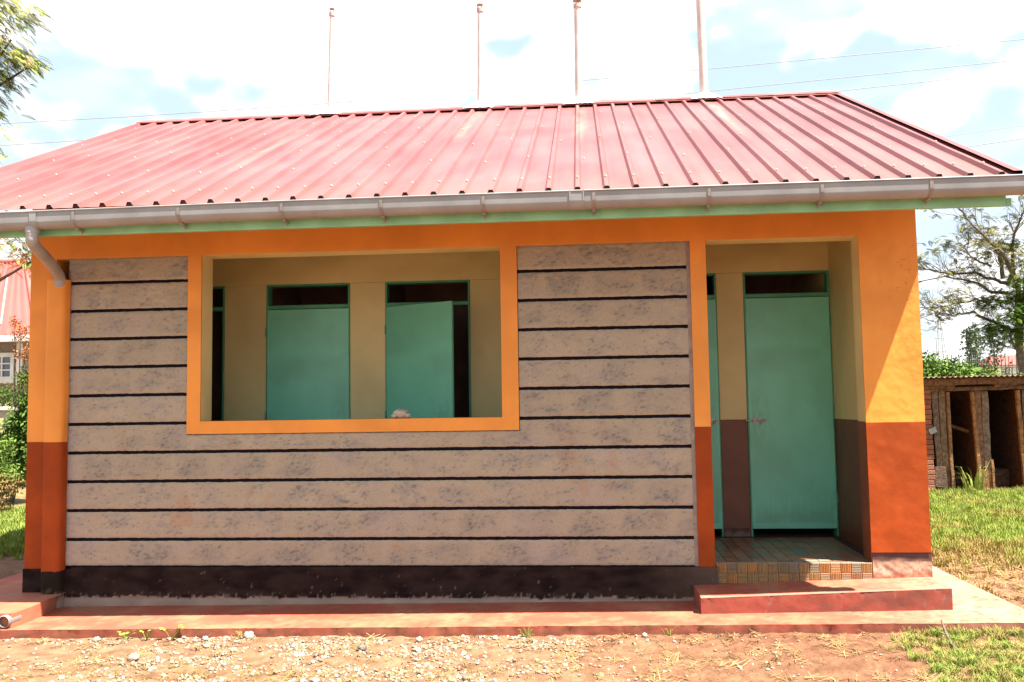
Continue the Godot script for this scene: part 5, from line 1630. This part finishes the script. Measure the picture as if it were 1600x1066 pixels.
func loose_things() -> void:
	rng.seed = 606
	# on the window sill
	var b := MB.new()
	b.lump(Vector3(0, 0.032, 0), Vector3(0.052, 0.036, 0.040), nz, 0.42, Color(0.92, 0.80, 0.62), 26, 18)
	b.lump(Vector3(-0.045, 0.018, 0.012), Vector3(0.026, 0.018, 0.024), nz, 0.42, Color(0.85, 0.78, 0.66), 20, 14)
	b.lump(Vector3(0.045, 0.020, 0.0), Vector3(0.030, 0.022, 0.026), nz, 0.42, Color(0.85, 0.72, 0.55), 20, 14)
	var o := part(self, "crumpled_rag", b, M.white_paint)
	o.position = Vector3(-1.437, 1.519, -0.10)
	tag(o, "small pale crumpled rag left lying on the window sill", "rag")
	# rubble against the apron
	var big := [[-2.30, 0.80, 0.038, "largest white stone, leaning on the front edge of the apron"], [-2.58, 0.86, 0.024, "white stone just left of the largest white stone"], [-3.35, 0.84, 0.026, "flat pale stone near the green weeds by the apron"], [-1.12, 0.88, 0.026, "grey and white stone before the apron under the window's right half"], [-0.62, 0.86, 0.022, "small white stone by the apron right of the window"], [-2.85, 1.30, 0.034, "white stone in the middle of the rubble on the left"], [-1.45, 1.10, 0.034, "dark grey stone lying in the white rubble"], [0.35, 0.82, 0.020, "lone pale stone by the apron under the right stone panel"]]
	for q: Array in big:
		var r: float = q[2]
		var y := ground_y(q[0], q[1])
		stone_at(Vector3(q[0], y + r * 0.45, q[1]), Vector3(r, r * 0.75, r * 0.9), q[3], Color(0.42, 0.40, 0.40) if q[3].begins_with("dark") else Color(1.5, 1.5, 1.5))
	# dry stick on the right
	b = MB.new()
	b.tube([Vector3(-0.004, 0, 0.16), Vector3(0.0, 0.015, 0.05), Vector3(0.012, 0.05, -0.06), Vector3(0.006, 0.12, -0.11)], [0.010, 0.009, 0.008, 0.005], 7, Color(1.2, 0.95, 0.7))
	b.tube([Vector3(0.010, 0.045, -0.05), Vector3(-0.03, 0.06, -0.08)], [0.006, 0.003], 6, Color(1.2, 0.95, 0.7))
	o = part(self, "dry_stick", b, M.bark)
	o.position = Vector3(2.17, ground_y(2.17, 1.05) + 0.006, 1.05)
	tag(o, "short dry stick poking up at the edge of the grass on the right", "stick")
	# weeds along the apron edge
	var lab := ["small green weed sprouting at the apron edge near the drain pipe", "second weed from the drain pipe along the apron edge", "third and tallest weed from the drain pipe along the apron edge", "little grass tuft at the apron edge under the doorway pier", "thin grass tuft at the apron edge right of the window", "yellow dry tuft at the apron edge under the window's left half", "tall grass clump growing against the wooden shed"]
	var at := [[-3.16, 0.80, 0.07], [-3.02, 0.80, 0.06], [-2.84, 0.80, 0.10], [0.52, 0.79, 0.08], [-0.42, 0.80, 0.09], [-2.35, 0.80, 0.10], [5.62, -6.78, 0.62]]
	for i in at.size():
		var q: Array = at[i]
		var h: float = q[2]
		var w := MB.new()
		if i < 3:
			for k in 9:
				var a := rng.randf() * TAU
				var l := h * rng.randf_range(0.4, 1.0)
				var tip := Vector3(cos(a) * h * 0.5, l, sin(a) * h * 0.35)
				w.tube([Vector3.ZERO, tip * 0.6, tip], [0.002, 0.0015, 0.001], 4, Color(0.2, 0.25, 0.06))
				var s := Vector3(-sin(a), 0.1, cos(a)) * h * 0.22
				var f := Vector3(cos(a), 0.25, sin(a)) * h * 0.42
				w.quad(tip, tip + f * 0.5 - s, tip + f, tip + f * 0.5 + s, Color(0.22, 0.34, 0.06) * rng.randf_range(0.8, 1.3))
		else:
			for k in (26 if i < 6 else 40):
				var a := rng.randf() * TAU
				var l := h * rng.randf_range(0.35, 1.0)
				var base := Vector3(cos(a), 0, sin(a) * 0.5) * rng.randf() * h * (0.45 if i < 6 else 0.28)
				var out := Vector3(cos(a), 0, sin(a)) * l * rng.randf_range(0.15, 0.7)
				var wd := Vector3(-sin(a), 0, cos(a)) * (0.0022 if i < 6 else 0.009)
				var c := (Color(0.20, 0.30, 0.06) if i != 5 else Color(0.42, 0.30, 0.12)).lerp(Color(0.38, 0.34, 0.14), rng.randf() * 0.6)
				var m1 := base + out * 0.35 + Vector3(0, l * 0.6, 0)
				var m2 := base + out + Vector3(0, l * rng.randf_range(0.55, 1.0), 0)
				w.quad(base - wd, base + wd, m1 + wd * 0.7, m1 - wd * 0.7, c)
				w.tri(m1 - wd * 0.7, m1 + wd * 0.7, m2, c)
		var n := part(self, "weed", w, M.grass)
		n.name = numbered("weed") if used.has("weed") else "weed"
		if not used.has("weed"): used["weed"] = 0
		n.position = Vector3(q[0], ground_y(q[0], q[1]) - 0.004, q[1])
		tag(n, lab[i], "weed")


func blade_tuft(n: int, h: float, wide: float, lean: float, sd: int) -> ArrayMesh:
	var b := MB.new()
	var r := RandomNumberGenerator.new()
	r.seed = sd
	for i in n:
		var a := r.randf() * TAU
		var base := Vector3(cos(a), 0, sin(a)) * r.randf() * h * 0.35
		var l := h * r.randf_range(0.45, 1.0)
		var a2 := a + r.randf_range(-1, 1)
		var out := Vector3(cos(a2), 0, sin(a2)) * l * lean * r.randf_range(0.3, 1.2)
		var w := Vector3(-sin(a2), 0, cos(a2)) * wide
		var m := base + out * 0.4 + Vector3(0, l * 0.6, 0)
		var t := base + out + Vector3(0, l * r.randf_range(0.75, 1.0), 0)
		var k := r.randf_range(0.75, 1.2)
		b.quad(base - w, base + w, m + w * 0.75, m - w * 0.75, Color(k, k, k))
		b.tri(m - w * 0.75, m + w * 0.75, t, Color(k, k, k))
	return b.done(M.grass)

func lie(p: Vector3, s: float, tilt := 0.25) -> Transform3D:
	return Transform3D(Basis.from_euler(Vector3(rng.randf_range(-tilt, tilt), rng.randf() * TAU, rng.randf_range(-tilt, tilt))).scaled(Vector3.ONE * s), p)

func ground_cover() -> void:
	rng.seed = 707
	var green_lo := Color(0.10, 0.18, 0.03)
	var green_hi := Color(0.27, 0.37, 0.07)
	var dry := Color(0.34, 0.24, 0.10)
	# ---- grass in the near right corner and thin patches on the left
	var tuft := blade_tuft(11, 0.075, 0.0022, 0.8, 1)
	var xf := []
	var cols := []
	var place := func(x: float, z: float, s: float, dryness: float) -> void:
		xf.append(lie(Vector3(x, ground_y(x, z) - 0.004, z), s))
		cols.append(green_lo.lerp(green_hi, rng.randf()).lerp(dry * rng.randf_range(0.7, 1.1), clampf(dryness + rng.randf_range(-0.35, 0.35), 0, 1)))
	for i in 9000:
		var x := rng.randf_range(1.3, 3.6)
		var z := rng.randf_range(0.77, 2.2)
		var n := nz.get_noise_2d(x * 2.6, z * 2.6)
		var edge := 2.02 - 0.25 * (z - 0.8) + 0.28 * n
		var keep := smooth(edge - 0.12, edge + 0.22, x) * smooth(-0.15, 0.30, nz.get_noise_2d(x * 5.0 + 8, z * 6.0) + 0.02 + (0.2 if z > 1.15 else 0.0))
		if z < 0.86: keep = maxf(keep, 0.8 * smooth(1.95, 2.1, x))
		if rng.randf() < keep: place.call(x, z, rng.randf_range(0.35, 1.0) * (1.0 + 0.5 * nz.get_noise_2d(x * 7, z * 7)), 0.42 + 0.9 * nz.get_noise_2d(x * 4.0, z * 4.0 + 3))
	for i in 2600:
		var x := rng.randf_range(-4.2, -0.6)
		var z := rng.randf_range(1.15, 2.2)
		if rng.randf() < smooth(0.0, 0.35, nz.get_noise_2d(x * 2.0 + 5, z * 3.0) + 0.5 * smooth(1.3, 1.8, z) - 0.15): place.call(x, z, rng.randf_range(0.2, 0.5), 0.75)
	scatter(self, "near_grass", tuft, xf, cols, "short mixed green and dry grass in front of the apron, thickest on the right", "grass")
	# ---- lawn on the right, and the strip on the left
	xf.clear()
	cols.clear()
	tuft = blade_tuft(12, 0.12, 0.0042, 0.75, 2)
	for i in 52000:
		var z := -0.2 - 9.6 * pow(rng.randf(), 0.9)
		var x := 2.6 + rng.randf() * (3.2 - z * 0.62)
		var n := nz.get_noise_2d(x * 0.9, z * 0.9)
		var keep := smooth(-1.2, -2.5, z + 0.8 * n) * (0.55 + 0.45 * smooth(-0.3, 0.2, nz.get_noise_2d(x * 3.0, z * 3.0)))
		keep = maxf(keep, 0.05)
		if x < 2.98 or (z < -6.9 and x > 4.85): continue
		if rng.randf() < keep: place.call(x, z, rng.randf_range(0.4, 1.0), clampf(0.20 + 0.7 * n + 0.6 * smooth(-3.2, -1.2, z), 0, 1))
	scatter(self, "lawn_grass", tuft, xf, cols, "sunlit yellow green grass between the block and the wooden shed", "grass")
	xf.clear()
	cols.clear()
	for i in 6000:
		var x := rng.randf_range(-9.5, -5.5)
		var z := rng.randf_range(-6.5, -2.3)
		if rng.randf() < smooth(-2.3, -3.0, z): place.call(x, z, rng.randf_range(0.6, 1.3), 0.12)
	scatter(self, "side_grass", tuft, xf, cols, "green grass beyond the left pillar, in front of the shrubs", "grass")
	# ---- straw and clippings
	var sb := MB.new()
	for i in 5:
		var a := TAU * i / 5.0 + 0.4 * i
		var d := Vector3(cos(a), 0.06, sin(a)) * (0.03 + 0.012 * (i % 3))
		var s := Vector3(-sin(a), 0, cos(a)) * 0.0016
		var o := Vector3(sin(i * 3.0), 0.1, cos(i * 5.0)) * 0.02
		sb.quad(o - d - s, o + d - s, o + d + s, o - d + s, Color(1, 1, 1))
	var straw := sb.done(M.straw)
	xf = []
	cols = []
	for i in 5200:
		var x := rng.randf_range(-4.6, 3.2)
		var z := rng.randf_range(0.78, 2.3)
		var keep := 0.08 + 0.16 * smooth(-0.6, 0.6, x) + 0.9 * nz.get_noise_2d(x * 1.6 + 11, z * 2.2) + 0.3 * smooth(0.95, 0.78, z)
		if rng.randf() > keep: continue
		xf.append(lie(Vector3(x, ground_y(x, z) + 0.004, z), rng.randf_range(0.5, 1.5), 0.35))
		cols.append(Color(0.20, 0.12, 0.055).lerp(Color(0.34, 0.24, 0.12), rng.randf()))
	for i in 3500:
		var x := rng.randf_range(2.95, 5.0)
		var z := rng.randf_range(-2.6, 0.6)
		if rng.randf() > 0.5 + nz.get_noise_2d(x * 2, z * 2): continue
		xf.append(lie(Vector3(x, ground_y(x, z) + 0.004, z), rng.randf_range(0.7, 1.8), 0.35))
		cols.append(Color(0.21, 0.13, 0.06).lerp(Color(0.34, 0.23, 0.11), rng.randf()))
	scatter(self, "straw", straw, xf, cols, "scattered dry straw and clippings on the bare earth", "straw")
	# ---- rubble and small gravel
	var gb := MB.new()
	gb.lump(Vector3.ZERO, Vector3(1, 0.62, 0.85), nz, 0.4, Color.WHITE, 7, 5)
	var pebble := gb.done(M.stone_grey)
	xf = []
	cols = []
	for i in 26000:
		var x := rng.randf_range(-4.6, 1.2)
		var z := rng.randf_range(0.775, 2.2)
		var core := smooth(-3.9, -2.4, x) * smooth(0.5, -0.9, x)
		var n := nz.get_noise_2d(x * 1.8 + 21, z * 3.0)
		var keep := clampf(core * (0.45 + 1.9 * n) + 0.05 + 0.35 * smooth(0.95, 0.8, z) * smooth(0.2, -0.6, x), 0.03, 1.0)
		if rng.randf() > keep: continue
		var s := 0.0025 + 0.012 * pow(rng.randf(), 2.8)
		if rng.randf() < 0.05: s *= 1.8
		xf.append(Transform3D(Basis.from_euler(Vector3(rng.randf() * 0.8, rng.randf() * TAU, rng.randf() * 0.8)).scaled(Vector3.ONE * s), Vector3(x, ground_y(x, z) + s * 0.25, z)))
		var t := rng.randf()
		cols.append(Color(1.2, 1.12, 1.02) * rng.randf_range(0.8, 1.1) if t < 0.5 else (Color(0.75, 0.55, 0.38) if t < 0.85 else Color(0.55, 0.48, 0.45)))
	for i in 1500:
		var x := rng.randf_range(0.8, 4.6)
		var z := rng.randf_range(-2.0, 2.0)
		if z < 0.78 and x < 2.98: continue
		var s := 0.003 + 0.008 * pow(rng.randf(), 3.0)
		xf.append(lie(Vector3(x, ground_y(x, z) + s * 0.3, z), s, 0.8))
		cols.append(Color(0.9, 0.6, 0.42) if rng.randf() < 0.7 else Color(1.3, 1.2, 1.1))
	scatter(self, "gravel", pebble, xf, cols, "whitish gravel and rubble strewn before the apron on the left", "gravel")
